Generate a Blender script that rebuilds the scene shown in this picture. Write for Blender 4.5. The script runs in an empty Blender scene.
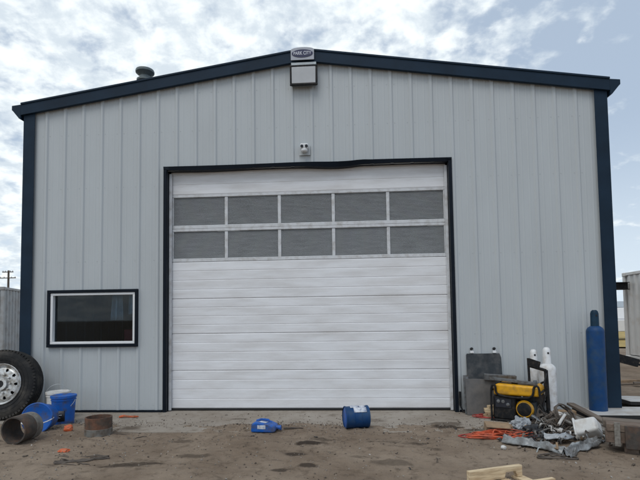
import bpy, math, random
import numpy as np
from mathutils import Vector, Matrix, Euler, noise
R = math.radians
rnd = random.Random(11)
C = bpy.context.scene.collection
scene = bpy.context.scene

# ---------------------------------------------------------------- materials
def mat(name, col, rough=.6, metal=0., var=0., vscale=6., col2=None, c2amt=.5, c2scale=3., bump=0., bscale=40.,
        spec=.5, stretch=(1, 1, 1), coat=0., c2sharp=.12, detail=6.):
    """Principled material: base colour with tonal noise (var), patches of a second colour (col2) and a bump."""
    m = bpy.data.materials.new(name); m.use_nodes = True
    nt = m.node_tree; N = nt.nodes; L = nt.links
    b = N['Principled BSDF']
    b.inputs['Roughness'].default_value = rough; b.inputs['Metallic'].default_value = metal
    b.inputs['Specular IOR Level'].default_value = spec
    b.inputs['Coat Weight'].default_value = coat
    tc = N.new('ShaderNodeTexCoord'); mp = N.new('ShaderNodeMapping'); mp.inputs['Scale'].default_value = stretch
    L.new(tc.outputs['Object'], mp.inputs['Vector'])
    def nz(sc, det=detail, ro=.6):
        n = N.new('ShaderNodeTexNoise'); n.inputs['Scale'].default_value = sc
        n.inputs['Detail'].default_value = det; n.inputs['Roughness'].default_value = ro
        L.new(mp.outputs['Vector'], n.inputs['Vector']); return n.outputs['Fac']
    cur = None
    rgb = N.new('ShaderNodeRGB'); rgb.outputs[0].default_value = (*col, 1); cur = rgb.outputs[0]
    if col2:
        r = N.new('ShaderNodeMapRange'); r.inputs['From Min'].default_value = .62 - .3 * c2amt - c2sharp
        r.inputs['From Max'].default_value = .62 - .3 * c2amt + c2sharp
        L.new(nz(c2scale), r.inputs['Value'])
        mx = N.new('ShaderNodeMix'); mx.data_type = 'RGBA'; mx.inputs[7].default_value = (*col2, 1)
        L.new(r.outputs[0], mx.inputs[0]); L.new(cur, mx.inputs[6]); cur = mx.outputs[2]
    if var:
        r = N.new('ShaderNodeMapRange'); r.inputs['From Min'].default_value = .3; r.inputs['From Max'].default_value = .7
        r.inputs['To Min'].default_value = 1 - var; r.inputs['To Max'].default_value = 1 + var
        L.new(nz(vscale), r.inputs['Value'])
        v = N.new('ShaderNodeVectorMath'); v.operation = 'SCALE'; L.new(cur, v.inputs[0]); L.new(r.outputs[0], v.inputs['Scale'])
        cur = v.outputs[0]
    L.new(cur, b.inputs['Base Color'])
    if bump:
        bp = N.new('ShaderNodeBump'); bp.inputs['Strength'].default_value = min(1, bump); bp.inputs['Distance'].default_value = .01
        L.new(nz(bscale), bp.inputs['Height']); L.new(bp.outputs[0], b.inputs['Normal'])
    return m

M = {}
M['siding'] = mat('grey_siding', (.475, .508, .525), .5, var=.03, vscale=1.0, stretch=(1.6, 1.6, .5), bump=.16, bscale=1.7,
                  col2=(.44, .466, .478), c2amt=.2, c2scale=1.5, c2sharp=.25)
M['navy'] = mat('navy_trim', (.008, .022, .042), .55, var=.2, vscale=3, spec=.2)
M['navy_shaded'] = mat('navy_trim_shaded', (.005, .009, .016), .55, var=.25, vscale=5, spec=.15)  # same navy, darkened: dimmer light on door, window and base trim put into colour
M['doorwhite'] = mat('door_white_paint', (.79, .80, .825), .45, var=.035, vscale=3, stretch=(.35, 1, 2.2), col2=(.63, .62, .62),
                     c2amt=.22, c2scale=3.4, c2sharp=.16, bump=.05, bscale=3)
M['alu'] = mat('door_frame_paint', (.62, .635, .655), .4, var=.05, vscale=8, col2=(.45, .44, .43), c2amt=.15, c2scale=9)
M['slat'] = mat('slat_grey', (.43, .445, .455), .5, var=.12, vscale=9, stretch=(.4, 1, 3))
M['slatdark'] = mat('slat_gap_dark', (.20, .207, .212), .5, var=.2, vscale=6)
M['rubber'] = mat('black_rubber', (.013, .013, .014), .75, var=.25, vscale=8, bump=.15, bscale=60)
M['tyre'] = mat('tyre_rubber', (.020, .0205, .0215), .8, spec=.25, var=.25, vscale=5, col2=(.06, .054, .047), c2amt=.2, c2scale=5, bump=.2, bscale=70)
M['rim'] = mat('wheel_aluminium', (.62, .63, .63), .38, .55, var=.12, vscale=14, col2=(.30, .27, .23), c2amt=.3, c2scale=16)
M['white_frame'] = mat('window_vinyl', (.78, .79, .80), .35, var=.03)
M['dark'] = mat('black_steel', (.011, .012, .014), .55, .0, var=.3, spec=.2, vscale=14, col2=(.04, .033, .028), c2amt=.1, c2scale=20, bump=.08)
M['dsteel'] = mat('dark_steel_plate', (.040, .046, .052), .55, .1, spec=.3, var=.2, vscale=9, col2=(.10, .10, .10), c2amt=.15, c2scale=7)
M['bsteel'] = mat('brown_grey_sheet', (.17, .155, .14), .55, .3, var=.2, vscale=5, col2=(.085, .085, .088), c2amt=.45, c2scale=4, c2sharp=.2)
M['gsteel'] = mat('grey_steel', (.17, .18, .19), .5, .4, var=.2, vscale=12, col2=(.09, .075, .06), c2amt=.15, c2scale=16)
M['galv'] = mat('galvanised', (.40, .43, .44), .45, .5, var=.15, vscale=12)
M['rust'] = mat('rusty_pipe', (.085, .062, .048), .85, .1, var=.3, vscale=14, col2=(.16, .075, .045), c2amt=.35, c2scale=9, bump=.35, bscale=50)
M['rustdark'] = mat('dark_pipe', (.065, .056, .049), .85, .1, var=.3, vscale=14, col2=(.11, .066, .045), c2amt=.15, c2scale=11, bump=.35, bscale=50)
M['pipegrey'] = mat('pipe_band_grey', (.17, .165, .15), .8, var=.25, vscale=20, col2=(.10, .075, .055), c2amt=.25, c2scale=12, bump=.2)
M['blue'] = mat('blue_plastic', (.010, .105, .43), .42, var=.15, vscale=9, col2=(.075, .075, .085), c2amt=.14, c2scale=11, spec=.3)
M['bluecyl'] = mat('blue_cylinder_paint', (.006, .048, .155), .5, spec=.25, var=.16, vscale=6, col2=(.025, .06, .12), c2amt=.25, c2scale=8, bump=.05)
M['bluecap'] = mat('dark_teal_cap', (.008, .030, .055), .55, spec=.2, var=.25, vscale=12)
M['whitecyl'] = mat('white_cylinder_paint', (.72, .73, .74), .42, var=.05, vscale=6, col2=(.5, .47, .44), c2amt=.15, c2scale=10)
M['whiteplastic'] = mat('white_plastic', (.60, .60, .59), .45, var=.06, vscale=8, col2=(.46, .43, .39), c2amt=.2, c2scale=10)
M['label'] = mat('paper_label', (.62, .64, .68), .6, var=.08, vscale=18, col2=(.16, .2, .32), c2amt=.2, c2scale=26)
M['blacklabel'] = mat('black_label', (.012, .014, .022), .5, var=.3, vscale=20)
M['orange'] = mat('orange_plastic', (.62, .11, .03), .6, var=.2, vscale=12, col2=(.30, .13, .07), c2amt=.2, c2scale=22)
M['cord'] = mat('orange_cord', (.60, .10, .035), .55, var=.3, vscale=12, col2=(.28, .07, .04), c2amt=.3, c2scale=9)
M['redwire'] = mat('red_wire', (.36, .05, .04), .55, var=.3, vscale=12)
M['yellow'] = mat('yellow_enamel', (.72, .36, .010), .38, var=.1, vscale=7, col2=(.40, .21, .03), c2amt=.18, c2scale=10)
M['cardboard'] = mat('cardboard', (.30, .205, .125), .9, var=.14, vscale=9, col2=(.17, .12, .08), c2amt=.2, c2scale=7)
M['newwood'] = mat('fresh_pine', (.66, .53, .35), .75, var=.16, vscale=7, stretch=(1, 9, 9), col2=(.38, .26, .15), c2amt=.25, c2scale=4, bump=.15, bscale=20)
M['oldwood'] = mat('weathered_wood', (.19, .155, .125), .9, var=.3, vscale=8, stretch=(1, 10, 10), col2=(.10, .08, .065), c2amt=.3, c2scale=4, bump=.4, bscale=22)
M['greywood'] = mat('grey_wood', (.24, .225, .20), .9, var=.25, vscale=8, stretch=(10, 1, 10), col2=(.12, .105, .09), c2amt=.3, c2scale=4, bump=.4, bscale=22)
M['brownwood'] = mat('brown_timber', (.13, .092, .070), .9, var=.3, vscale=7, stretch=(2, 9, 3), col2=(.21, .165, .13), c2amt=.25, c2scale=4, bump=.5, bscale=22)
M['silver'] = mat('silver_plastic_sheet', (.31, .33, .34), .25, var=.2, vscale=9, col2=(.13, .125, .12), c2amt=.4, c2scale=7)
M['greybag'] = mat('grey_bag', (.30, .32, .34), .35, var=.15, vscale=9)
M['blackbag'] = mat('black_bag', (.02, .02, .022), .35, var=.2, vscale=9)
M['tangle'] = mat('brown_cable', (.085, .068, .055), .7, var=.35, vscale=12)
M['tanglegrey'] = mat('grey_cable', (.20, .19, .175), .7, var=.3, vscale=12)
M['panelwhite'] = mat('white_panel_skin', (.52, .515, .50), .5, var=.06, vscale=4, col2=(.36, .32, .28), c2amt=.25, c2scale=4)
M['contgrey'] = mat('container_grey', (.36, .375, .385), .5, var=.07, vscale=2, col2=(.26, .24, .22), c2amt=.12, c2scale=3)
M['contbeige'] = mat('container_beige', (.66, .65, .63), .5, var=.04, vscale=2, col2=(.55, .50, .45), c2amt=.0, c2scale=3)
M['lens'] = mat('frosted_lens', (.46, .47, .48), .3, var=.06, vscale=8)
M['housing'] = mat('lamp_housing', (.12, .135, .14), .5, var=.2, vscale=10)
M['eye'] = mat('camera_lens_black', (.006, .006, .008), .12)
M['campaint'] = mat('camera_white', (.68, .69, .70), .4)
M['signplate'] = mat('sign_plate', (.40, .42, .47), .45, var=.06, vscale=8)
M['signnavy'] = mat('sign_navy', (.018, .022, .075), .45)
M['signtext'] = mat('sign_lettering', (.60, .62, .70), .5)
M['bark'] = mat('pole_wood', (.10, .08, .065), .9, var=.2)
M['carwhite'] = mat('car_white', (.7, .7, .71), .3)
M['carglass'] = mat('car_glass', (.02, .022, .025), .1)
M['farwall'] = mat('far_wall', (.20, .21, .23), .7, var=.1, vscale=.5)
M['red'] = mat('red_enamel', (.30, .02, .03), .5)
M['coat'] = mat('grey_cloth', (.62, .66, .70), .9, var=.2, vscale=9)
M['floor'] = mat('shop_floor', (.12, .115, .11), .7, var=.15, vscale=2)
M['inner'] = mat('inner_wall', (.10, .10, .105), .8)

def glass_mat():
    m = bpy.data.materials.new('window_glass'); m.use_nodes = True
    N = m.node_tree.nodes; L = m.node_tree.links
    for n in list(N): N.remove(n)
    o = N.new('ShaderNodeOutputMaterial'); mx = N.new('ShaderNodeMixShader'); t = N.new('ShaderNodeBsdfTransparent')
    g = N.new('ShaderNodeBsdfGlossy'); f = N.new('ShaderNodeFresnel')
    t.inputs[0].default_value = (.62, .70, .75, 1); g.inputs['Roughness'].default_value = .02; f.inputs[0].default_value = 1.40
    L.new(f.outputs[0], mx.inputs[0]); L.new(t.outputs[0], mx.inputs[1]); L.new(g.outputs[0], mx.inputs[2]); L.new(mx.outputs[0], o.inputs[0])
    return m
M['glass'] = glass_mat()

# ---------------------------------------------------------------- mesh builder
class MB:
    def __init__(s): s.v = []; s.f = []; s.mi = []; s.cur = 0
    def add(s, vs, fs, mtx=None):
        k = len(s.v)
        for p in vs:
            p = Vector(p); s.v.append(mtx @ p if mtx else p)
        for f in fs: s.f.append([k + i for i in f]); s.mi.append(s.cur)
        return s
    def box(s, c, d, rot=None, taper=1.):
        x, y, z = d[0] / 2, d[1] / 2, d[2] / 2
        vs = [(-x, -y, -z), (x, -y, -z), (x, y, -z), (-x, y, -z), (-x * taper, -y * taper, z), (x * taper, -y * taper, z), (x * taper, y * taper, z), (-x * taper, y * taper, z)]
        m = Matrix.Translation(c) @ (Euler(rot).to_matrix().to_4x4() if rot else Matrix())
        return s.add(vs, [(3, 2, 1, 0), (4, 5, 6, 7), (0, 1, 5, 4), (1, 2, 6, 5), (2, 3, 7, 6), (3, 0, 4, 7)], m)
    def lathe(s, prof, seg=32, m=None, cap0=True, cap1=True):
        """prof: list of (r, z)."""
        vs = []; fs = []; n = len(prof)
        for r, z in prof:
            for k in range(seg):
                a = 2 * math.pi * k / seg; vs.append((r * math.cos(a), r * math.sin(a), z))
        for i in range(n - 1):
            for k in range(seg):
                k2 = (k + 1) % seg; fs.append((i * seg + k, i * seg + k2, (i + 1) * seg + k2, (i + 1) * seg + k))
        if cap0: fs.append(tuple(reversed(range(seg))))
        if cap1: fs.append(tuple((n - 1) * seg + k for k in range(seg)))
        return s.add(vs, fs, m)
    def tube(s, pts, r, seg=8, closed=False):
        pts = [Vector(p) for p in pts]; n = len(pts); vs = []; fs = []; up = None
        for i, p in enumerate(pts):
            a = pts[(i - 1) % n] if (closed or i) else p; b = pts[(i + 1) % n] if (closed or i < n - 1) else p
            t = (b - a).normalized() if (b - a).length > 1e-9 else Vector((1, 0, 0))
            if up is None: up = Vector((0, 0, 1)) if abs(t.z) < .9 else Vector((1, 0, 0))
            u = (up - t * up.dot(t)).normalized(); w = t.cross(u); up = u
            rr = r[i] if isinstance(r, (list, tuple)) else r
            for k in range(seg):
                g = 2 * math.pi * k / seg; vs.append(p + (u * math.cos(g) + w * math.sin(g)) * rr)
        for i in range(n if closed else n - 1):
            j = (i + 1) % n
            for k in range(seg): k2 = (k + 1) % seg; fs.append((i * seg + k, i * seg + k2, j * seg + k2, j * seg + k))
        if not closed: fs += [tuple(reversed(range(seg))), tuple((n - 1) * seg + k for k in range(seg))]
        return s.add(vs, fs)
    def prism(s, poly, a, b, axis='y', m=None):
        """poly in the two remaining axes, extruded from a to b."""
        n = len(poly)
        def P(q, t): return {'y': (q[0], t, q[1]), 'x': (t, q[0], q[1]), 'z': (q[0], q[1], t)}[axis]
        vs = [P(q, a) for q in poly] + [P(q, b) for q in poly]
        fs = [tuple(range(n)), tuple(reversed(range(n, 2 * n)))] + [(i, i + n, (i + 1) % n + n, (i + 1) % n) for i in range(n)]
        return s.add(vs, fs, m)
    def sheet(s, P):
        """P: 2-D list of points."""
        a, b = len(P), len(P[0])
        return s.add([p for row in P for p in row], [(i * b + j, i * b + j + 1, (i + 1) * b + j + 1, (i + 1) * b + j) for i in range(a - 1) for j in range(b - 1)])
    def build(s, name, m, parent=None, bevel=0., smooth=35, solid=0., seg=2):
        me = bpy.data.meshes.new(name); me.from_pydata([tuple(v) for v in s.v], [], s.f)
        ms = m if isinstance(m, (list, tuple)) else [m]
        for q in ms: me.materials.append(q)
        if len(ms) > 1:
            me.polygons.foreach_set('material_index', s.mi)
        import bmesh
        bm = bmesh.new(); bm.from_mesh(me)
        if not solid: bmesh.ops.recalc_face_normals(bm, faces=bm.faces)
        bm.to_mesh(me); bm.free()
        if smooth:
            me.polygons.foreach_set('use_smooth', [True] * len(me.polygons)); me.set_sharp_from_angle(angle=R(smooth))
        o = bpy.data.objects.new(name, me); C.objects.link(o)
        if parent: o.parent = parent
        if solid:
            q = o.modifiers.new('thick', 'SOLIDIFY'); q.thickness = solid; q.offset = 0
        if bevel:
            q = o.modifiers.new('bevel', 'BEVEL'); q.width = bevel; q.segments = seg; q.limit_method = 'ANGLE'; q.angle_limit = R(40)
        return o

def tag(o, label, cat, group=None):
    o['label'] = label; o['category'] = cat
    if group: o['group'] = group
    return o
def thing(name, label, cat, loc=(0, 0, 0), rot=(0, 0, 0), group=None):
    o = bpy.data.objects.new(name, None); C.objects.link(o); o.location = loc; o.rotation_euler = rot
    o.empty_display_size = .1
    return tag(o, label, cat, group)
def struct(o, kind='structure'): o['kind'] = kind; return o
def rotm(x=0, y=0, z=0, loc=(0, 0, 0)): return Matrix.Translation(loc) @ Euler((x, y, z)).to_matrix().to_4x4()
AX_Y = rotm(R(90))                 # lathe axis z -> -y
AX_X = rotm(0, R(90))              # lathe axis z -> x
def place(o, loc, rot=(0, 0, 0)): o.location = loc; o.rotation_euler = rot; return o

# ---------------------------------------------------------------- camera
cam = bpy.data.cameras.new('camera'); co = bpy.data.objects.new('camera', cam); C.objects.link(co)
yaw, pit, rol = R(-3.6758), R(3.1387), R(-.7803)
F = Vector((math.sin(yaw) * math.cos(pit), math.cos(yaw) * math.cos(pit), math.sin(pit)))
Rv = Vector((math.cos(yaw), -math.sin(yaw), 0)); U = Rv.cross(F)
Rv, U = Rv * math.cos(rol) + U * math.sin(rol), -Rv * math.sin(rol) + U * math.cos(rol)
mt = Matrix((Rv, U, -F)).transposed().to_4x4(); mt.translation = (.6608, -7.1473, 1.3846)
co.matrix_world = mt
cam.sensor_width = 36; cam.lens = 27.; cam.shift_y = 51.39 / 640; cam.clip_end = 3000; cam.clip_start = .05
scene.camera = co

# ---------------------------------------------------------------- world: Nishita sky and a broken cloud deck
SUN_EL, SUN_AZ = R(58), R(196)      # high behind the viewer, veiled by cloud
w = bpy.data.worlds.new('World'); scene.world = w; w.use_nodes = True
N = w.node_tree.nodes; L = w.node_tree.links
for n in list(N): N.remove(n)
def nd(t, **k):
    n = N.new(t)
    for a, b in k.items(): setattr(n, a, b)
    return n
def math_(op, a, b=None, clamp=False):
    n = nd('ShaderNodeMath', operation=op, use_clamp=clamp)
    for i, q in enumerate((a, b)):
        if q is None: continue
        if isinstance(q, (int, float)): n.inputs[i].default_value = q
        else: L.new(q, n.inputs[i])
    return n.outputs[0]
def maprange(v, a, b, c=0., d=1., smooth=True):
    n = nd('ShaderNodeMapRange', interpolation_type='SMOOTHSTEP' if smooth else 'LINEAR')
    for i, q in zip((1, 2, 3, 4), (a, b, c, d)): n.inputs[i].default_value = q
    L.new(v, n.inputs[0]); return n.outputs[0]
sky = nd('ShaderNodeTexSky', sky_type='NISHITA'); sky.sun_disc = False; sky.sun_elevation = SUN_EL; sky.sun_rotation = SUN_AZ
sky.air_density = 1.0; sky.dust_density = 2.0; sky.altitude = 600
tc = nd('ShaderNodeTexCoord'); sep = nd('ShaderNodeSeparateXYZ'); L.new(tc.outputs['Generated'], sep.inputs[0])
X, Y, Z = sep.outputs
zz = math_('ADD', math_('MAXIMUM', Z, 0.), .30)
cx, cy = math_('DIVIDE', X, zz), math_('DIVIDE', Y, zz)
cmb = nd('ShaderNodeCombineXYZ'); L.new(cx, cmb.inputs[0]); L.new(cy, cmb.inputs[1]); cmb.inputs[2].default_value = 3.7
def noise_(scale, detail=6., rough=.55, dist=0., off=(0, 0, 0)):
    mp = nd('ShaderNodeMapping'); mp.inputs['Location'].default_value = off; L.new(cmb.outputs[0], mp.inputs['Vector'])
    n = nd('ShaderNodeTexNoise'); n.inputs['Scale'].default_value = scale; n.inputs['Detail'].default_value = detail
    n.inputs['Roughness'].default_value = rough; n.inputs['Distortion'].default_value = dist
    L.new(mp.outputs[0], n.inputs['Vector']); return n.outputs['Fac']
puff = noise_(12.5, 9, .53, .12)              # the altocumulus puffs
big = noise_(1.5, 4, .5, .2, (4.2, 1.7, 0))   # where the deck thickens or opens
thin = noise_(2.4, 7, .62, .5, (9, 3, 2))      # veil
# the deck is closed to the left and above, opens to grey-blue veil on the right
open_r = maprange(math_('SUBTRACT', X, math_('MULTIPLY', Y, .33)), -.16, .20)     # 0 left .. 1 right
d = math_('ADD', math_('MULTIPLY', puff, 1.0), math_('MULTIPLY', big, .62))
d = math_('SUBTRACT', d, math_('MULTIPLY', open_r, .25))
cover = maprange(d, .58, .86)
veil = math_('MULTIPLY', maprange(thin, .3, .72), .7)
low = maprange(Z, .02, .36, .9, 0.)           # paler towards the horizon
haze_ = math_('MAXIMUM', math_('MULTIPLY', veil, 1.3, True), .80)
shade = maprange(noise_(11., 7, .6, .2, (.035, -.03, .3)), .36, .62)
mixc = nd('ShaderNodeMix', data_type='RGBA'); L.new(shade, mixc.inputs[0])
mixc.inputs[6].default_value = (.64, .72, .79, 1); mixc.inputs[7].default_value = (.93, .985, 1.0, 1)
bg_sky = nd('ShaderNodeBackground'); bg_sky.inputs[1].default_value = .09; L.new(sky.outputs[0], bg_sky.inputs[0])
bg_veil = nd('ShaderNodeBackground'); bg_veil.inputs[0].default_value = (.46, .56, .69, 1); bg_veil.inputs[1].default_value = 1.
bg_cl = nd('ShaderNodeBackground'); L.new(mixc.outputs[2], bg_cl.inputs[0]); bg_cl.inputs[1].default_value = 1.0
m0 = nd('ShaderNodeMixShader'); L.new(haze_, m0.inputs[0]); L.new(bg_sky.outputs[0], m0.inputs[1]); L.new(bg_veil.outputs[0], m0.inputs[2])
bg_low = nd('ShaderNodeBackground'); bg_low.inputs[0].default_value = (.66, .76, .85, 1)
m1 = nd('ShaderNodeMixShader'); L.new(low, m1.inputs[0]); L.new(m0.outputs[0], m1.inputs[1]); L.new(bg_low.outputs[0], m1.inputs[2])
m2 = nd('ShaderNodeMixShader'); L.new(cover, m2.inputs[0]); L.new(m1.outputs[0], m2.inputs[1]); L.new(bg_cl.outputs[0], m2.inputs[2])
wo = nd('ShaderNodeOutputWorld'); L.new(m2.outputs[0], wo.inputs[0])

sl = bpy.data.lights.new('sun', 'SUN'); sl.energy = .95; sl.angle = R(32); sl.color = (1, .96, .9)
so = bpy.data.objects.new('sun', sl); C.objects.link(so)
dirv = Vector((math.sin(SUN_AZ) * math.cos(SUN_EL), math.cos(SUN_AZ) * math.cos(SUN_EL), math.sin(SUN_EL)))
so.rotation_euler = (-dirv).to_track_quat('-Z', 'Y').to_euler(); so.location = (0, 10, 20)

# ---------------------------------------------------------------- ground
_lat = {}
def vnoise(x, y, sc, seed):
    if seed not in _lat: _lat[seed] = np.random.RandomState(seed).rand(256, 256)
    g = _lat[seed]; a = x * sc; b = y * sc
    i = np.floor(a).astype(int); j = np.floor(b).astype(int); u = a - i; v = b - j
    u = u * u * (3 - 2 * u); v = v * v * (3 - 2 * v); i %= 256; j %= 256; i2 = (i + 1) % 256; j2 = (j + 1) % 256
    return (g[i, j] * (1 - u) + g[i2, j] * u) * (1 - v) + (g[i, j2] * (1 - u) + g[i2, j2] * u) * v - .5
def sstep(t): t = np.clip(t, 0, 1); return t * t * (3 - 2 * t)
def gheight(x, y):
    n = .05 * vnoise(x, y, .6, 1) + .022 * vnoise(x, y, 2.1, 2) + .016 * vnoise(x, y, 5.3, 3) + .015 * vnoise(x, y, 13., 4) + .012 * vnoise(x, y, 29., 5)
    edge = -.80 + .22 * vnoise(x, y, 1.3, 7) + .10 * vnoise(x, y, 4.7, 8)
    s = sstep((edge - y) / .22 + .5)
    near = np.exp(-((x / 9) ** 2 + ((y + 2) / 7) ** 2))
    return (-.05) * (1 - s) + s * (.008 + n * near)
def gz(x, y): return float(gheight(np.array([float(x)]), np.array([float(y)]))[0])
def spread(a, b, step, far):
    inner = list(np.arange(a, b + step / 2, step)); out = []; s = step
    p = b
    while p < far: s *= 1.35; p += s; out.append(p)
    pre = []; p = a; s = step
    while p > -far: s *= 1.35; p -= s; pre.append(p)
    return np.array(pre[::-1] + inner + out)
gx = spread(-5.2, 4.6, .022, 1500.); gy = spread(-4.4, -.3, .022, 1500.)
XX, YY = np.meshgrid(gx, gy, indexing='ij'); ZZ = gheight(XX.ravel(), YY.ravel())
me = bpy.data.meshes.new('ground'); nx, ny = len(gx), len(gy)
me.vertices.add(nx * ny); me.vertices.foreach_set('co', np.column_stack([XX.ravel(), YY.ravel(), ZZ]).ravel())
ii, jj = np.meshgrid(np.arange(nx - 1), np.arange(ny - 1), indexing='ij'); k = (ii * ny + jj).ravel()
fq = np.column_stack([k, k + ny, k + ny + 1, k + 1]).ravel()
me.loops.add(len(fq)); me.loops.foreach_set('vertex_index', fq)
me.polygons.add(len(fq) // 4); me.polygons.foreach_set('loop_start', np.arange(0, len(fq), 4)); me.polygons.foreach_set('loop_total', np.full(len(fq) // 4, 4))
me.update(); me.validate()
me.polygons.foreach_set('use_smooth', [True] * len(me.polygons))

def ground_mat(name, base, light, dark, wet):
    m = bpy.data.materials.new(name); m.use_nodes = True; nt = m.node_tree; N = nt.nodes; L = nt.links; b = N['Principled BSDF']
    tc = N.new('ShaderNodeTexCoord')
    def nz(sc, det=8, ro=.62, off=0., st=(1, 1, 1), dist=0.):
        mp = N.new('ShaderNodeMapping'); mp.inputs['Location'].default_value = (off, off * .7, 0); mp.inputs['Scale'].default_value = st
        L.new(tc.outputs['Object'], mp.inputs[0]); n = N.new('ShaderNodeTexNoise'); n.inputs['Scale'].default_value = sc
        n.inputs['Detail'].default_value = det; n.inputs['Roughness'].default_value = ro; n.inputs['Distortion'].default_value = dist
        L.new(mp.outputs[0], n.inputs['Vector']); return n.outputs['Fac']
    def mr(v, a, c, lo=0., hi=1.):
        n = N.new('ShaderNodeMapRange'); n.inputs[1].default_value = a; n.inputs[2].default_value = c; n.inputs[3].default_value = lo; n.inputs[4].default_value = hi
        L.new(v, n.inputs[0]); return n.outputs[0]
    def mix(f, a, c):
        n = N.new('ShaderNodeMix'); n.data_type = 'RGBA'; L.new(f, n.inputs[0])
        for i, q in ((6, a), (7, c)):
            if isinstance(q, tuple): n.inputs[i].default_value = (*q, 1)
            else: L.new(q, n.inputs[i])
        return n.outputs[2]
    c = mix(mr(nz(1.1, 8), .38, .62), base, light)
    c = mix(mr(nz(7., 8, .7, 3), .52, .68, 0, .75), c, dark)
    c = mix(mr(nz(1.7, 7, .65, 8.3, (.6, 1.9, 1), .4), .60, .70, 0, .9), c, wet)
    c = mix(mr(nz(55., 3, .7, 5), .58, .72, 0, .55), c, light)
    c = mix(mr(nz(80., 3, .7, 9), .60, .72, 0, .6), c, dark)
    for px, py, rr_, st in (((.19, -1.86, .17, 1.0), (.06, -2.28, .12, .9), (.24, -2.62, .10, .9), (-.02, -2.75, .09, .8), (1.85, -.98, .20, .9), (-.95, -2.3, .16, .6), (-1.3, -1.7, .13, .6), (1.0, -2.5, .2, .5)) if name == 'packed_dirt' else ((1.85, -.8, .22, .8), (-.9, -.5, .12, .6), (.9, -.6, .2, .5))):
        sv = N.new('ShaderNodeMapping'); sv.inputs['Location'].default_value = (-px, -py * 1.9, 0); sv.inputs['Scale'].default_value = (1, 1.9, 0)
        L.new(tc.outputs['Object'], sv.inputs[0]); ln = N.new('ShaderNodeVectorMath'); ln.operation = 'LENGTH'; L.new(sv.outputs[0], ln.inputs[0])
        wb = N.new('ShaderNodeMath'); wb.operation = 'MULTIPLY_ADD'; L.new(nz(6., 5, .6, px), wb.inputs[0]); wb.inputs[1].default_value = rr_ * 1.5; L.new(ln.outputs['Value'], wb.inputs[2])
        c = mix(mr(wb.outputs[0], rr_ * 1.55, rr_ * 1.95, st, 0.), c, wet)
    L.new(c, b.inputs['Base Color']); b.inputs['Roughness'].default_value = .95; b.inputs['Specular IOR Level'].default_value = .2
    bp = N.new('ShaderNodeBump'); bp.inputs['Strength'].default_value = .75; bp.inputs['Distance'].default_value = .012
    ad = N.new('ShaderNodeMath'); ad.operation = 'ADD'; L.new(nz(26., 10, .7), ad.inputs[0]); L.new(nz(110., 4, .7, 2), ad.inputs[1])
    L.new(ad.outputs[0], bp.inputs['Height']); L.new(bp.outputs[0], b.inputs['Normal'])
    return m
M['dirt'] = ground_mat('packed_dirt', (.195, .146, .106), (.285, .225, .170), (.098, .072, .052), (.048, .035, .026))
M['concrete'] = ground_mat('dirty_concrete', (.285, .243, .200), (.37, .33, .285), (.185, .15, .115), (.115, .09, .068))
me.materials.append(M['dirt'])
g = bpy.data.objects.new('ground', me); C.objects.link(g); struct(g)

b = MB()
b.prism([(-7.5, -.055), (-7.5, 0), (7, 0), (7, -.055)], -1.25, .30)
o = b.build('concrete_apron', M['concrete'], bevel=.008); struct(o)

# pebbles and crumbs: uncountable
def gravel():
    b = MB(); rr = random.Random(5)
    ico = [(0, 0, 1), (.9, 0, .2), (.2, .85, .2), (-.75, .5, .15), (-.7, -.55, .2), (.3, -.85, .15), (0, 0, -.6)]
    fc = [(0, 1, 2), (0, 2, 3), (0, 3, 4), (0, 4, 5), (0, 5, 1), (6, 2, 1), (6, 3, 2), (6, 4, 3), (6, 5, 4), (6, 1, 5)]
    for k in range(7500):
        x = rr.uniform(-5, 4.4)
        q = rr.random()
        y = rr.gauss(-.95, .16) if q < .35 else rr.uniform(-3.6, -.15) if q < .8 else rr.gauss(-1.6, .5)
        if y > -.02: continue
        if q < .8 and rr.random() < .5 and not (-.2 < math.sin(x * 2.1 + 1.3) + .6 * math.sin(x * 5.3)): continue
        s = rr.choice([.003, .004, .004, .005, .006, .008, .011]) * rr.uniform(.8, 1.3)
        if rr.random() < .02: s *= 1.9
        z = max(gz(x, y), 0 if y > -.98 else -9)
        b.cur = 0 if rr.random() < .6 else (1 if rr.random() < .75 else 2)
        m = Matrix.Translation((x, y, z + s * .25)) @ Euler((rr.random(), rr.random(), rr.random() * 6)).to_matrix().to_4x4() @ Matrix.Diagonal((s * rr.uniform(.8, 1.6), s, s * rr.uniform(.5, .9), 1))
        b.add(ico, fc, m)
    o = b.build('gravel', [mat('pebble_brown', (.12, .095, .075), .9, var=.3, vscale=3), mat('pebble_grey', (.24, .21, .18), .9, var=.3, vscale=3), mat('pebble_pale', (.38, .36, .33), .8, var=.15)], smooth=0)
    struct(o, 'stuff')
gravel()

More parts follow.
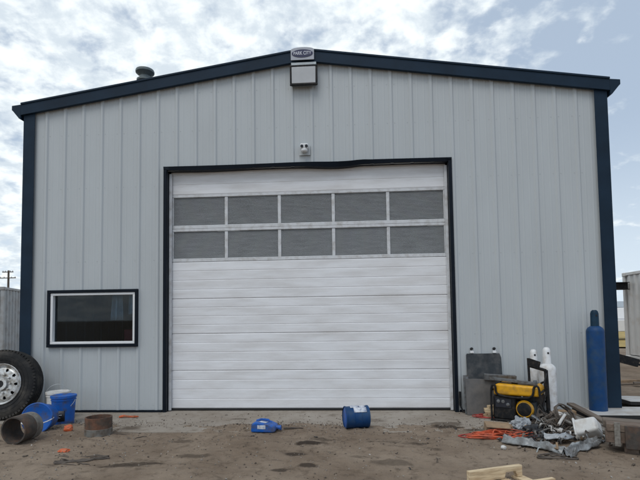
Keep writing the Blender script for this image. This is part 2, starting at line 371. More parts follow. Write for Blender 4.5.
# ---------------------------------------------------------------- the shop
HW, EAVE, SL = 4.44, 4.66, .148       # half width, eave height under the fascia, roof slope
def gable(x): return EAVE + (4.26 - abs(x)) * SL
shop = thing('metal_shop', 'grey ribbed metal shop building with navy trim and a wide white overhead door', 'building')
DX, DH = 2.135, 3.675                  # door opening
WX0, WX1, WZ0, WZ1 = -3.95, -2.63, 1.045, 1.80
def ribbed(b, breaks, holes, ztop, x0, x1, start, pitch=.30, zb=0.012, m=None):
    xs = {}
    def put(x, y):
        if x0 <= x <= x1: xs[round(x, 4)] = y
    x = start
    while x < x1 + .2:
        for dx, dy in ((-.036, 0), (-.016, -.018), (.016, -.018), (.036, 0)): put(x + dx, dy)
        for q in (.1, .2):
            for dx, dy in ((-.014, 0), (-.005, -.002), (.005, -.002), (.014, 0)): put(x + q + dx, dy)
        x += pitch
    ks = sorted(xs)
    def yat(x):
        for a, c in zip(ks, ks[1:]):
            if a <= x <= c: return xs[a] + (xs[c] - xs[a]) * (x - a) / (c - a)
        return 0
    for q in [x0, x1] + breaks:
        if round(q, 4) not in xs: xs[round(q, 4)] = yat(q)
    xl = sorted(xs)
    for a, c in zip(xl, xl[1:]):
        mid = (a + c) / 2; spans = [(zb, None)]
        for hx0, hx1, hz0, hz1 in holes:
            if hx0 < mid < hx1:
                spans = [(zb, hz0), (hz1, None)] if hz0 > zb else [(hz1, None)]
        for z0, z1 in spans:
            ta, tcx = (ztop(a), ztop(c)) if z1 is None else (z1, z1)
            b.add([(a, xs[a], z0), (c, xs[c], z0), (c, xs[c], tcx), (a, xs[a], ta)], [(0, 1, 2, 3)], m)
b = MB()
ribbed(b, [-DX, DX, WX0, WX1, 0.], [(-DX, DX, -1, DH), (WX0, WX1, WZ0, WZ1)], lambda x: gable(x) + .02, -4.40, 4.40, -4.09)
# fastener rows: small zinc screw heads along the girts
b.cur = 1
for zrow in (.10, 1.12, 2.30, 3.45, 4.30, 4.90):
    for k in range(-2, 30):
        for dx in (-.055, .055):
            x = -4.09 + .30 * k + dx
            if abs(x) > 4.24 or zrow > gable(x) - .04 or (abs(x) < 2.22 and zrow < 3.76) or (-4.03 < x < -2.56 and .97 < zrow < 1.88): continue
            b.lathe([(.0045, 0), (.004, .003), (.002, .004)], 6, rotm(R(90), 0, 0, (x, -.0005, zrow)))
b.build('front_wall', [M['siding'], M['galv']], shop, smooth=6)
DEP = 11.0
b = MB()
for s in (-1, 1):
    ribbed(b, [], [], lambda x: EAVE + .05, 0.05, DEP, .2, m=Matrix(((0, -s, 0, s * 4.405), (1, 0, 0, 0), (0, 0, 1, 0), (0, 0, 0, 1))))
b.build('side_wall', M['siding'], shop, smooth=20)
b = MB()
ribbed(b, [0.], [], lambda x: gable(x) + .02, -4.40, 4.40, -4.09, m=Matrix(((-1, 0, 0, 0), (0, -1, 0, DEP), (0, 0, 1, 0), (0, 0, 0, 1))))
b.build('rear_wall', M['siding'], shop, smooth=20)
b = MB(); b.box((0, DEP / 2 + .2, -.02), (8.7, DEP - .3, .03)); b.build('shop_floor', M['floor'], shop)
b = MB()    # lining behind the front wall keeps the inside dark
b.box((-4.19, .16, 2.3), (.42, .05, 4.5)); b.box((-2.40, .16, 2.3), (.42, .05, 4.5)); b.box((-3.29, .16, .5), (1.36, .05, .98)); b.box((-3.29, .16, 3.2), (1.36, .05, 2.7))
b.box((3.3, .16, 2.3), (2.2, .05, 4.5)); b.box((0, .22, 4.3), (8.7, .05, .95))
b.build('wall_lining', M['inner'], shop)
# roof with standing ribs, ridge along y
for s in (-1, 1):
    b = MB()
    n = 38
    prof = []
    y = -.03
    while y < DEP:
        prof += [(y, 0), (y + .10, 0), (y + .115, .03), (y + .145, .03), (y + .16, 0)]; y += .305
    rows = []
    for x in (4.52, 0.0):
        zt = gable(x) + .175
        rows.append([(s * x, yy, zt + dz) for yy, dz in prof])
    b.sheet(rows)
    rf = b.build('roof', M['navy'], shop, smooth=20, solid=.012)
    if s == -1: roof_left = rf
b = MB()
b.lathe([(.17, -.1), (.17, .02), (.115, .03), (.11, .36), (.135, .38), (.135, .41), (.088, .43), (.088, .47), (.10, .485), (.152, .53), (.155, .555), (.148, .575), (.04, .60)], 28, Matrix.Translation((-2.77, .6, 5.05)))
v = b.build('roof_vent', mat('weathered_vent', (.13, .155, .16), .55, .3, var=.2, vscale=12), roof_left)
# rake fascia: two lengths meeting at the ridge
for s in (-1, 1):
    b = MB()
    x0, x1 = 0.0, 4.47
    b.prism([(s * x0, gable(x0)), (s * x1, gable(x1)), (s * x1, gable(x1) + .19), (s * x0, gable(x0) + .19)], -.085, -.034)
    b.prism([(s * x0, gable(x0) + .165), (s * x1, gable(x1) + .165), (s * x1, gable(x1) + .195), (s * x0, gable(x0) + .195)], -.098, -.0855)
    b.build('rake_fascia', M['navy'], shop, bevel=.004)
    b = MB()
    b.prism([(s * 4.472, 4.80), (s * 4.62, 4.785), (s * 4.62, 4.715), (s * 4.595, 4.69), (s * 4.50, 4.575), (s * 4.472, 4.56)], -.082, DEP)
    b.build('gutter', M['navy'], shop, bevel=.004)
    b = MB()   # corner trim wraps the corner
    b.prism([(s * 4.262, -.046), (s * 4.445, -.046), (s * 4.445, .17), (s * 4.437, .17), (s * 4.437, -.038), (s * 4.262, -.038)], .004, 4.70, axis='z')
    b.build('corner_trim', M['navy'], shop)
# door trim, the head bent where something struck it
for s in (-1, 1):
    b = MB()
    b.box((s * 2.160, -.017, 1.845), (.048, .058, 3.69)); b.box((s * (DX + .004), .06, 1.835), (.012, .095, 3.66))
    b.build('door_trim', M['navy_shaded'], shop, bevel=.003)
    b = MB(); b.box((s * 2.110, .066, 1.83), (.040, .03, 3.64)); b.build('weather_strip', M['alu'], shop, bevel=.004)
b = MB()
xs = np.linspace(-2.184, 2.184, 45); T = []; Bt = []
for x in xs:
    t = 3.733 + .005 * math.sin(x * 1.7 + .4) - .014 * math.exp(-((x - .50) / .34) ** 2) + .008 * math.exp(-((x - .85) / .10) ** 2)
    h = .052 + .006 * math.sin(x * 3.1) + .012 * math.exp(-((x - .4) / .35) ** 2)
    T.append((x, -.052, t)); Bt.append((x, -.040 + .02 * math.exp(-((x - .6) / .4) ** 2), t - h))
b.sheet([[(p[0], .0, p[2]) for p in T], T, Bt, [(p[0], .10, p[2] + .004) for p in Bt]])
b.build('door_head_trim', M['navy_shaded'], shop, solid=.006, smooth=30)
for x0, x1 in ((-4.26, -2.2), (2.2, 4.26)):
    b = MB(); b.box(((x0 + x1) / 2, -.02, .018), (x1 - x0 - .002, .035, .026)); b.build('base_trim', M['navy_shaded'], shop)

# ---- overhead door
door = bpy.data.objects.new('overhead_door', None); C.objects.link(door); door.parent = shop; door.location = (0, .10, 0)
zb = [.035, .604, 1.165, 1.702, 2.274]
DW = 2.115
def section(z0, z1, ngro=4):
    prof = [(.045, z0), (.006, z0 + .001), (.0, z0 + .012)]
    h = z1 - z0
    for q in range(1, ngro):
        zc = z0 + h * q / ngro
        prof += [(.0, zc - .008), (.004, zc - .003), (.004, zc + .003), (.0, zc + .008)]
    prof += [(.0, z1 - .012), (.006, z1 - .003), (.045, z1 - .001)]
    b = MB()
    nxs = 9
    rows = []
    for i in range(nxs):
        x = -DW + 2 * DW * i / (nxs - 1)
        rows.append([(x, y + .0012 * noise.noise(Vector((x * .9, z * 2.2, 0))), z) for y, z in prof])
    b.sheet(rows)
    return b.build('door_section', M['doorwhite'], door, smooth=5)
for z0, z1 in zip(zb, zb[1:]): section(z0, z1)
section(3.297 + .03, 3.95, 4)
for z0, z1 in ((2.274, 2.791), (2.791, 3.297)):
    top = z1 + (.03 if z1 > 3 else 0)
    b = MB()
    b.box((0, .02, z0 + .026), (2 * DW, .042, .05)); b.box((0, .02, top - .022), (2 * DW, .042, .042))
    for s in (-1, 1): b.box((s * (DW - .02), .0202, (z0 + top) / 2 + .004), (.038, .042, top - z0 - .096))
    wp = (2 * (DW - .04)) / 5
    for q in range(1, 5): b.box((-DW + .04 + q * wp, .026, (z0 + top) / 2 + .004), (.048, .036, top - z0 - .096))
    b.build('window_frame', M['alu'], door, bevel=.004)
    for q in range(5):
        x0 = -DW + .04 + q * wp + (.025 if q else 0); x1 = -DW + .04 + (q + 1) * wp - (.025 if q < 4 else 0)
        a, c = z0 + .052, top - .044
        b = MB(); n = 22; h = (c - a) / n
        b.cur = 1; b.box(((x0 + x1) / 2, .040, (a + c) / 2), (x1 - x0, .006, c - a))
        b.cur = 0
        for k in range(n):
            zc = a + (k + .5) * h
            b.add([(x0, .014, zc - h * .36), (x1, .014, zc - h * .36), (x1, .030, zc + h * .34), (x0, .030, zc + h * .34), (x0, .036, zc + h * .2), (x1, .036, zc + h * .2)],
                  [(0, 1, 2, 3), (3, 2, 5, 4), (0, 4, 5, 1)])
        b.build('slatted_pane', [M['slat'], M['slatdark']], door, smooth=0)
b = MB(); b.box((0, .02, .018), (2 * DW, .05, .034)); b.build('bottom_seal', M['rubber'], door, bevel=.008)

# ---- window
b = MB()
x0, x1, z0, z1 = -4.01, -2.575, .985, 1.862
t = .046
b.box(((x0 + x1) / 2, -.024, z1 - t / 2), (x1 - x0, .055, t)); b.box(((x0 + x1) / 2, -.024, z0 + t / 2), (x1 - x0, .055, t))
for xx in (x0 + t / 2, x1 - t / 2): b.box((xx, -.0242, (z0 + z1) / 2), (t, .055, z1 - z0 - 2 * t))
b.build('window_trim', M['navy_shaded'], shop, bevel=.004)
wf = MB(); x0 += t; x1 -= t; z0 += t; z1 -= t; t = .038
wf.box(((x0 + x1) / 2, .010, z1 - t / 2), (x1 - x0, .09, t)); wf.box(((x0 + x1) / 2, .010, z0 + t / 2), (x1 - x0, .09, t))
for xx in (x0 + t / 2, x1 - t / 2): wf.box((xx, .0102, (z0 + z1) / 2), (t, .09, z1 - z0 - 2 * t))
wo_ = wf.build('window', M['white_frame'], shop, bevel=.005)
b = MB(); b.box(((x0 + x1) / 2, .03, (z0 + z1) / 2), (x1 - x0 - 2 * t + .004, .006, z1 - z0 - 2 * t + .004)); b.build('pane', M['glass'], wo_)
# seen dimly behind the glass
def coat(x, y, z, wd, h, label):
    b = MB(); n = 15
    rows = [[(x + (i / (n - 1) - .5) * wd * (.75 + .25 * j / 5), y + .03 * math.sin(i * 1.7) * (1 + .2 * j), z - h * j / 5) for i in range(n)] for j in range(6)]
    b.sheet(rows); tag(b.build('hanging_coat', M['coat'], solid=.012), label, 'coat', 'coats hanging inside the window')
coat(-3.02, .22, 1.81, .22, .42, 'grey coat hanging inside the dark window, the wider one nearer its middle')
coat(-2.78, .22, 1.81, .12, .33, 'narrow grey coat hanging inside the dark window, nearest its right edge')
b = MB(); b.box((-2.84, .62, .62), (.34, .4, 1.24)); b.box((-2.84, .41, .8), (.31, .02, .34)); b.box((-2.84, .41, .4), (.31, .02, .34))
tag(b.build('tool_cabinet', M['red'], bevel=.01), 'dark red tool cabinet standing inside, seen dimly through the window', 'cabinet')

# ---------------------------------------------------------------- things on the gable
sg = thing('gable_sign', 'small plate sign with a navy oval on the roof peak above the big door', 'sign', (-.01, -.106, 5.285)); sg.scale = (.93, 1, .90)
b = MB()
pl = [(-.19, 0), (.19, 0), (.19, .175)] + [(.19 * math.cos(a), .175 + .045 * math.sin(a)) for a in np.linspace(.25, math.pi - .25, 13)] + [(-.19, .175)]
b.prism(pl, -.012, 0); b.build('sign_plate', M['signplate'], sg, bevel=.002)
b = MB(); b.prism([(.172 * math.cos(a), .108 + .068 * math.sin(a)) for a in np.linspace(0, 2 * math.pi, 41)[:-1]], -.018, -.0125)
ov = b.build('oval', M['signnavy'], sg)
cu = bpy.data.curves.new('lettering', 'FONT'); cu.body = 'PARK CITY'; cu.size = .070; cu.align_x = 'CENTER'; cu.align_y = 'CENTER'; cu.extrude = .0015; cu.offset = .0012
to = bpy.data.objects.new('lettering_tmp', cu); C.objects.link(to)
bpy.context.view_layer.update()
tm = bpy.data.meshes.new_from_object(to.evaluated_get(bpy.context.evaluated_depsgraph_get())); bpy.data.objects.remove(to)
wx = max(v.co.x for v in tm.vertices) - min(v.co.x for v in tm.vertices)
for v in tm.vertices:
    v.co.x *= .29 / wx; v.co.y *= 1.25 - 14 * v.co.x ** 2
lt = bpy.data.objects.new('lettering', tm); C.objects.link(lt); lt.parent = ov; lt.location = (0, -.0205, .108); lt.rotation_euler = (R(90), 0, 0)
tm.materials.clear(); tm.materials.append(M['signtext'])

fl = thing('wall_lamp', 'boxy wall floodlight with a frosted lens under the roof peak', 'lamp', (.005, -.028, 4.895))
b = MB(); b.prism([(0, .01), (0, .315), (-.072, .315), (-.072, .01)], -.195, .195, axis='x'); b.build('lamp_housing', M['housing'], fl, bevel=.02, seg=3)
mt_ = rotm(0, 0, 0, (0, -.078, .155))
b = MB()
for c_, d_ in (((0, 0, .142), (.42, .03, .032)), ((0, 0, -.142), (.42, .03, .032)), ((.194, 0, 0), (.03, .03, .253)), ((-.194, 0, 0), (.03, .03, .253))):
    b.box(c_, d_); 
for i in range(len(b.v)): b.v[i] = mt_ @ b.v[i]
b.build('lens_frame', M['dark'], fl, bevel=.009, seg=3)
b = MB(); b.box((0, -.008, 0), (.362, .014, .256)); b.v = [mt_ @ q for q in b.v]; b.build('lens', M['lens'], fl, bevel=.006)
b = MB(); b.box((0, -.032, .343), (.385, .07, .05)); b.build('mounting_bracket', M['galv'], fl, bevel=.008)

sc_ = thing('security_camera', 'small white twin-lens security camera above the overhead door', 'camera', (0, -.033, 3.93))
b = MB(); b.box((0, .004, -.01), (.17, .006, .15)); b.build('back_plate', M['siding'], sc_, bevel=.002)
b = MB(); b.box((0, -.045, .03), (.12, .075, .085)); b.lathe([(.0, .0), (.045, .004), (.052, .03), (.05, .05)], 20, rotm(0, 0, 0, (0, -.05, -.06)), cap0=False); b.build('camera_body', M['campaint'], sc_, bevel=.015, seg=3)
for s in (-1, 1):
    b = MB(); b.lathe([(.0, .02), (.021, .018), (.024, 0)], 18, rotm(R(90), 0, 0, (s * .034, -.078, .025)), cap0=False); b.build('camera_lens', M['eye'], sc_)

# ---------------------------------------------------------------- left side: wheel, pails, pipes
def wheel():
    t = thing('truck_wheel', 'large truck tyre on a silver wheel leaning against the left corner of the shop', 'wheel', (-4.33, -.53, 0.0), (R(-9), 0, R(4)))
    b = MB(); Ro, Ri, hw = .490, .282, .128
    pr = [(Ri, -hw + .02), (Ri + .02, -hw + .005), (.36, -hw - .014), (.42, -hw - .012), (.458, -hw + .004), (.478, -hw + .018), (Ro - .004, -hw + .034)]
    for gx_ in (-.066, -.022, .022, .066):
        pr += [(Ro, gx_ - .008), (Ro - .014, gx_ - .005), (Ro - .014, gx_ + .005), (Ro, gx_ + .008)]
    pr += [(Ro - .004, hw - .034), (.478, hw - .018), (.458, hw - .004), (.42, hw + .012), (.36, hw + .014), (Ri + .02, hw - .005), (Ri, hw - .02)]
    b.lathe([(r, -z) for r, z in pr], 96, rotm(R(90), 0, 0, (0, 0, .49)), False, False)
    # raised shoulder lugs and sidewall ring
    for k in range(64):
        a = 2 * math.pi * k / 64
        b.add(*boxvf((.03, .028, .03)), Matrix.Translation((0, 0, .49)) @ Matrix.Rotation(a, 4, 'Y') @ Matrix.Translation((0, -hw + .018, Ro - .014)))
    for rr in (.40, .345): b.lathe([(rr - .003, .0), (rr, .004), (rr + .003, 0)], 72, rotm(R(90), 0, 0, (0, -hw - .012, .49)), False, False)
    b.build('tyre', M['tyre'], t, smooth=32)
    b = MB(); cz = .49; yf = -.105
    b.lathe([(.284, .02), (.292, .012), (.288, .0), (.262, -.012), (.25, -.03)], 72, rotm(R(90), 0, 0, (0, yf - .012, cz)), False, False)
    nr, na = 22, 180
    rad = [.05 + (.252 - .05) * i / nr for i in range(nr + 1)]
    def dep(r): return .008 + (.03 if r > .22 else 0) * (r - .22) / .03 * .6 - .045 * max(0, 1 - abs(r - .15) / .13) * .3 - (.03 if r < .085 else 0)
    vs = []; fs = []
    for r in rad:
        for k in range(na): a = 2 * math.pi * k / na; vs.append((r * math.cos(a), yf + dep(r), cz + r * math.sin(a)))
    for i in range(nr):
        for k in range(na):
            r = (rad[i] + rad[i + 1]) / 2; a = 2 * math.pi * (k + .5) / na
            q = (a + .3) % (2 * math.pi / 10) - math.pi / 10
            if ((r - .205) / .024) ** 2 + (q * r / .021) ** 2 < 1: continue
            fs.append((i * na + k, i * na + (k + 1) % na, (i + 1) * na + (k + 1) % na, (i + 1) * na + k))
    b.add(vs, fs)
    b.lathe([(.05, .045), (.09, .045), (.092, .03)], 40, rotm(R(90), 0, 0, (0, yf + .01, cz)), False, False)
    rim = b.build('rim', M['rim'], t, smooth=35)
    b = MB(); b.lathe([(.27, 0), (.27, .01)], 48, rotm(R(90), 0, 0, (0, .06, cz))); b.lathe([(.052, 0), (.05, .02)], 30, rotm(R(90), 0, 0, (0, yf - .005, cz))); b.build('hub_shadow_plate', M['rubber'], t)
    for k in range(10):
        a = 2 * math.pi * k / 10 + .05
        b = MB(); b.lathe([(.015, 0), (.015, .012), (.012, .03), (.004, .034)], 8, rotm(R(90), 0, 0, (.135 * math.cos(a), yf - .008, cz + .135 * math.sin(a)))); b.build('lug_nut', M['rim'], rim)
def boxvf(d):
    x, y, z = d[0] / 2, d[1] / 2, d[2] / 2
    return ([(-x, -y, -z), (x, -y, -z), (x, y, -z), (-x, y, -z), (-x, -y, z), (x, -y, z), (x, y, z), (-x, y, z)],
            [(3, 2, 1, 0), (4, 5, 6, 7), (0, 1, 5, 4), (1, 2, 6, 5), (2, 3, 7, 6), (3, 0, 4, 7)])
wheel()

def pail(label, loc, rot, m, lidm, lid=True, lab=None, h=.38, r=.148, hside=0., hm=None, hr=.0035):
    t = thing('plastic_pail', label, 'pail', loc, rot)
    r0 = r * .88
    b = MB(); b.lathe([(r0 - .012, .0), (r0, .008), (r, h * .86), (r + .008, h * .862), (r + .008, h * .885), (r + .001, h * .89), (r + .001, h * .93), (r + .008, h * .935), (r + .008, h)] + ([] if lid else [(r - .002, h), (r0 - .006, .012)]), 40, cap1=lid)
    b.build('pail_body', m, t, smooth=40)
    if lid:
        b = MB(); b.lathe([(r + .011, h - .022), (r + .014, h - .02), (r + .014, h + .008), (r + .004, h + .012), (r - .012, h + .004), (r - .03, h + .004), (r - .034, h + .001)], 40); b.build('lid', lidm, t, smooth=40)
    b = MB(); n = 17
    pts = []
    for i in range(n):
        a = math.pi * i / (n - 1)
        dz = math.sin(a) * (r + .02)
        pts.append((math.cos(a) * (r + .012), (-dz * math.cos(hside)), h * .87 + dz * math.sin(hside)))
    b.tube(pts, hr, 6); b.build('handle', hm or M['galv'], t)
    if lab:
        b = MB(); a0, a1, z0, z1 = lab
        rows = []
        for z in (z0, z1):
            rr = r0 + (r - r0) * z / (h * .86) + .0025
            rows.append([(rr * math.cos(a0 + (a1 - a0) * i / 14), rr * math.sin(a0 + (a1 - a0) * i / 14), z) for i in range(15)])
        b.sheet(rows); lb = b.build('label_sticker', M['blacklabel'], t, solid=.001)
        b = MB()
        for q, (zz_, u0, u1) in enumerate(((z1 - .035, .15, .62), (z1 - .06, .12, .8), (z0 + .07, .15, .55), (z0 + .045, .15, .7))):
            rr = r0 + (r - r0) * zz_ / (h * .86) + .0042
            b.sheet([[(rr * math.cos(a0 + (a1 - a0) * (u0 + (u1 - u0) * i / 8)), rr * math.sin(a0 + (a1 - a0) * (u0 + (u1 - u0) * i / 8)), zz_ + dz) for i in range(9)] for dz in (0, .008)])
        b.build('printed_line', M['label'], lb, solid=.0006)
    return t
pail('upright blue lidded pail with a black label, beside the white pail', (-3.235, -.83, 0), (0, 0, 0), M['blue'], M['blue'], lab=(R(-125), R(-52), .06, .20), hside=R(-55))
pail('upright white lidded pail standing behind the blue pails by the wall', (-3.52, -.50, 0), (0, 0, R(20)), M['whiteplastic'], M['whiteplastic'], hside=R(75))
pail('blue pail tipped on its side next to the truck wheel', (-3.28, -1.12, .165), (R(84), 0, R(8)), M['blue'], M['blue'], lid=True, hside=R(70), h=.25, r=.175, hm=M['whitecyl'], hr=.006)

def pipe(name, label, loc, rot, ro, wall, L_, band, main, inner):
    t = thing(name, label, 'pipe', loc, rot)
    a, c = band
    b = MB(); b.lathe([(ro - wall, 0), (ro, 0), (ro, a), ], 48, cap0=False, cap1=False); b.lathe([(ro, c), (ro, L_), (ro - wall, L_)], 48, cap0=False, cap1=False)
    # bore
    b.lathe([(ro - wall, 0), (ro - wall, L_)], 48, cap0=False, cap1=False)
    b.build('pipe_wall', main, t, smooth=30)
    b = MB(); b.lathe([(ro, a), (ro + .004, a + .004), (ro + .004, c - .004), (ro, c)], 48, cap0=False, cap1=False); b.build('pipe_band', M['pipegrey'], t)
    return t
pipe('steel_pipe', 'short rusty steel pipe lying on its side with its dark open end towards the viewer', (-3.11, -1.97, gz(-3.1, -1.9) + .148), (R(-90), 0, R(-2)), .150, .016, .29, (.19, .289), M['rustdark'], None)
pipe('steel_pipe', 'short rusty pipe ring standing upright on the ground, grey band round its foot', (-2.42, -1.43, gz(-2.42, -1.43) - .004), (0, 0, 0), .154, .014, .215, (.001, .085), M['rust'], None)

def lump(name, label, cat, loc, size, m, seed, rough=.35, group=None, sub=3):
    import bmesh
    bm = bmesh.new(); bmesh.ops.create_icosphere(bm, subdivisions=sub, radius=1)
    for v in bm.verts:
        d = 1 + rough * (noise.noise(v.co * 1.3 + Vector((seed, 0, 0))) + .6 * noise.noise(v.co * 3.1 + Vector((0, seed, 0))) + .35 * noise.noise(v.co * 7 + Vector((0, 0, seed))))
        v.co = Vector((v.co.x * size[0], v.co.y * size[1], v.co.z * size[2])) * d
    me = bpy.data.meshes.new(name); bm.to_mesh(me); bm.free(); me.materials.append(m)
    me.polygons.foreach_set('use_smooth', [True] * len(me.polygons)); me.set_sharp_from_angle(angle=R(38))
    o = bpy.data.objects.new(name, me); C.objects.link(o); o.location = loc
    return tag(o, label, cat, group)
lump('orange_scrap', 'round crumpled orange plastic scrap in front of the blue pails', 'plastic scrap', (-2.86, -1.33, gz(-2.86, -1.33) + .035), (.055, .045, .045), M['orange'], 3)
lump('orange_scrap', 'small flat orange plastic scrap out on the bare dirt in front of the pipe ring', 'plastic scrap', (-2.38, -2.2, gz(-2.38, -2.2) + .012), (.055, .04, .02), M['orange'], 5)
b = MB()
b.tube([(-2.66, -.42, .012), (-2.58, -.45, .03), (-2.50, -.40, .012), (-2.44, -.44, .02), (-2.40, -.38, .01)], [.014, .018, .012, .016, .008], 6)
tag(b.build('orange_strap', M['orange'], smooth=50), 'short orange strap lying on the concrete behind the pipe ring', 'strap')
def crumple(b, path, wd, seed, hgt=.05, nseg=110, nw=26, z0=None, fold=1.):
    path = [Vector(p) for p in path]; rows = []
    L_ = [(q - p).length for p, q in zip(path, path[1:])]; tot = sum(L_)
    for i in range(nseg + 1):
        s = tot * i / nseg; k = 0
        while k < len(L_) - 1 and s > L_[k]: s -= L_[k]; k += 1
        p = path[k].lerp(path[k + 1], s / L_[k]); d = (path[k + 1] - path[k]).normalized(); nrm = Vector((-d.y, d.x, 0))
        ww = wd * (1 + .55 * noise.noise(Vector((tot * i / nseg * 3.1, seed, 0))))
        row = []
        for j in range(nw + 1):
            u = j / nw - .5
            ps, pu = tot * i / nseg, u * ww
            q = p + nrm * pu + Vector((.03 * noise.noise(Vector((ps * 7, u * 4, seed))), .03 * noise.noise(Vector((ps * 7, u * 4, seed + 9))), 0))
            def rid(a, c, e): return 1 - min(1, abs(noise.noise(Vector((a, c, e)))) * 3.2)
            h = hgt * (1 - (2 * u) ** 4) * (.8 * rid(ps * 2.2 + pu * 3, pu * 17, seed + 3) + .35 * rid(ps * 6 - pu * 5, pu * 12, seed) + .12 * rid(ps * 16, pu * 20, seed + 5))
            z = (gz(q.x, q.y) if z0 is None else z0) + .006 + h * fold 
            row.append((q.x, q.y, z + p.z))
        rows.append(row)
    b.sheet(rows)
b = MB(); crumple(b, [(-2.22, -2.60, 0), (-2.0, -2.5, 0), (-1.80, -2.38, 0)], .075, 4, .02, 40, 10)
tag(b.build('flattened_scrap', M['tangle'], solid=.003, smooth=25), 'flattened strip of dark brown scrap pressed into the dirt on the left', 'scrap')
def twigs(n, cx_, cy_, sx, sy, seed, mats, group, lab):
    rr = random.Random(seed)
    for k in range(n):
        x, y = rr.gauss(cx_, sx), rr.gauss(cy_, sy); a = rr.uniform(-.8, .8); l = rr.uniform(.06, .2)
        pts = [(x + math.cos(a) * l * (i / 4 - .5) + rr.uniform(-.008, .008), y + math.sin(a) * l * (i / 4 - .5) + rr.uniform(-.008, .008), gz(x + math.cos(a) * l * (i / 4 - .5), y + math.sin(a) * l * (i / 4 - .5)) + .006) for i in range(5)]
        b = MB(); b.tube(pts, [.004, .006, .006, .005, .003], 5); tag(b.build('twig', rr.choice(mats), smooth=50), lab, 'twig', group)
twigs(10, -1.95, -2.42, .22, .10, 3, [M['tangle'], M['oldwood']], 'twigs by the flattened scrap', 'thin dark twig scattered around the flattened brown scrap')
twigs(7, -2.05, -1.25, .25, .12, 8, [M['tangle'], M['oldwood']], 'twigs by the pipe ring', 'thin dark twig scattered on the dirt to the right of the upright pipe ring')

# ---------------------------------------------------------------- middle: blue jug and blue drum
def jug():
    t = thing('plastic_jug', 'flat blue plastic jug lying on the dirt in front of the door', 'jug', (-.41, -1.25, gz(-.41, -1.25)), (0, 0, R(-6)))
    b = MB()
    b.prism([(-.155, .0), (.13, .0), (.15, .025), (.13, .075), (.06, .105), (-.09, .122), (-.15, .10)], -.10, .10); b.build('jug_body', M['blue'], t, bevel=.022, seg=4)
    b = MB(); b.tube([(.135, 0, .05), (.185, 0, .045)], .026, 14); b.tube([(.18, 0, .045), (.20, 0, .045)], .03, 14); b.build('cap', M['blue'], t)
    b = MB(); b.tube([(-.12, .03, .115), (-.06, .03, .135), (.03, .03, .128), (.07, .03, .098)], .012, 8); b.build('handle', M['blue'], t)
    b = MB(); b.box((-.02, -.1025, .066), (.10, .003, .045)); b.build('label_sticker', M['label'], t)
    b = MB(); b.add([(-.05, -.06, 0), (.04, -.07, 0), (.05, .0, 0), (-.04, .01, 0)], [(0, 1, 2, 3)], rotm(0, R(7), 0, (-.01, -.01, .1165))); b.build('label_sticker', M['label'], t, solid=.002)
jug()
b = MB(); b.tube([(-.19, -1.22, gz(-.19, -1.22) + .02), (-.08, -1.2, gz(-.08, -1.2) + .014), (.05, -1.19, gz(.05, -1.19) + .012)], [.012, .011, .006], 7)
tag(b.build('stick', M['rustdark'], smooth=50), 'short dark reddish stick lying beside the blue jug', 'stick')
def drum():
    t = thing('blue_drum', 'small blue drum lying on its side with a torn white label, before the door', 'drum', (.70, -1.06, gz(.70, -1.06) + .128), (0, 0, R(14)))
    r = .132; Lh = .15
    b = MB(); b.lathe([(r - .006, -Lh), (r + .006, -Lh + .004), (r + .006, -Lh + .016), (r, -Lh + .02), (r, -.05), (r + .004, -.045), (r, -.04), (r, .04), (r + .004, .045), (r, .05), (r, Lh - .02), (r + .005, Lh - .016), (r + .005, Lh)], 44, AX_X, cap0=False)
    b.build('drum_body', M['bluecyl'], t, smooth=35)
    b = MB(); b.lathe([(r - .004, -Lh + .012), (r - .012, -Lh + .008)], 44, AX_X); b.build('drum_end', M['blue'], t)
    b = MB()
    rr = random.Random(2)
    a0, a1 = R(98), R(22)
    for (u0, u1, v0, v1) in ((-.085, .02, 0, .42), (-.05, .11, .40, .85), (.03, .10, .1, .4)):
        rows = []
        for u in np.linspace(u0, u1, 8):
            rows.append([(u, -(r + .005) * math.cos(a0 + (a1 - a0) * v + .04 * rr.uniform(-1, 1)), (r + .005) * math.sin(a0 + (a1 - a0) * v)) for v in np.linspace(v0, v1, 8)])
        b.sheet(rows)
    b.build('label_sticker', M['label'], t, solid=.001)
drum()

# ---------------------------------------------------------------- right side: panels, generator, cylinders, cart
t = thing('metal_plate', 'dark steel plate leaning on the wall with two casters along its top edge', 'panel', (2.56, -.10, 0.0), (R(-5), 0, 0))
b = MB(); b.prism([(-.245, .0), (.25, .0), (.245, .78), (.225, .84), (-.235, .84), (-.245, .82)], -.012, .012); b.build('plate', M['dsteel'], t, bevel=.004)
for x in (-.165, .155):
    b = MB(); b.box((x, .0, .858), (.05, .05, .03)); b.box((x, 0, .885), (.034, .012, .03)); cst = b.build('caster', M['whitecyl'], t, bevel=.004)
    b = MB(); b.lathe([(.008, -.011), (.022, -.010), (.024, 0), (.022, .010), (.008, .011)], 20, rotm(R(90), 0, R(25), (x, 0, .905))); b.build('caster_wheel', M['rubber'], cst)
for x in (-.26,):
    pass
b = MB(); b.prism([(-.20, 0), (.21, 0), (.205, .49), (-.20, .50)], -.006, .006)
o = tag(b.build('sheet_metal', M['bsteel'], bevel=.003), 'stained brown grey metal sheet leaning in front of the dark plate', 'metal sheet'); place(o, (2.45, -.27, .004), (R(-10), 0, R(-3)))
b = MB(); b.box((0, 0, .27), (.075, .012, .54)); b.box((.034, .03, .27), (.008, .05, .54))
o = tag(b.build('steel_channel', M['gsteel'], bevel=.002), 'narrow grey steel channel leaning at the left edge of the metal sheet', 'steel channel'); place(o, (2.275, -.20, .004), (R(-9), 0, R(0)))
b = MB(); b.box((0, 0, 0), (.42, .10, .07)); b.box((0, -.045, .034), (.42, .012, .03))
o = tag(b.build('steel_bar', M['gsteel'], bevel=.003), 'short grey steel bar lodged across the leaning panels above the generator', 'steel bar'); place(o, (2.72, -.235, .515), (R(8), R(3), R(-8)))
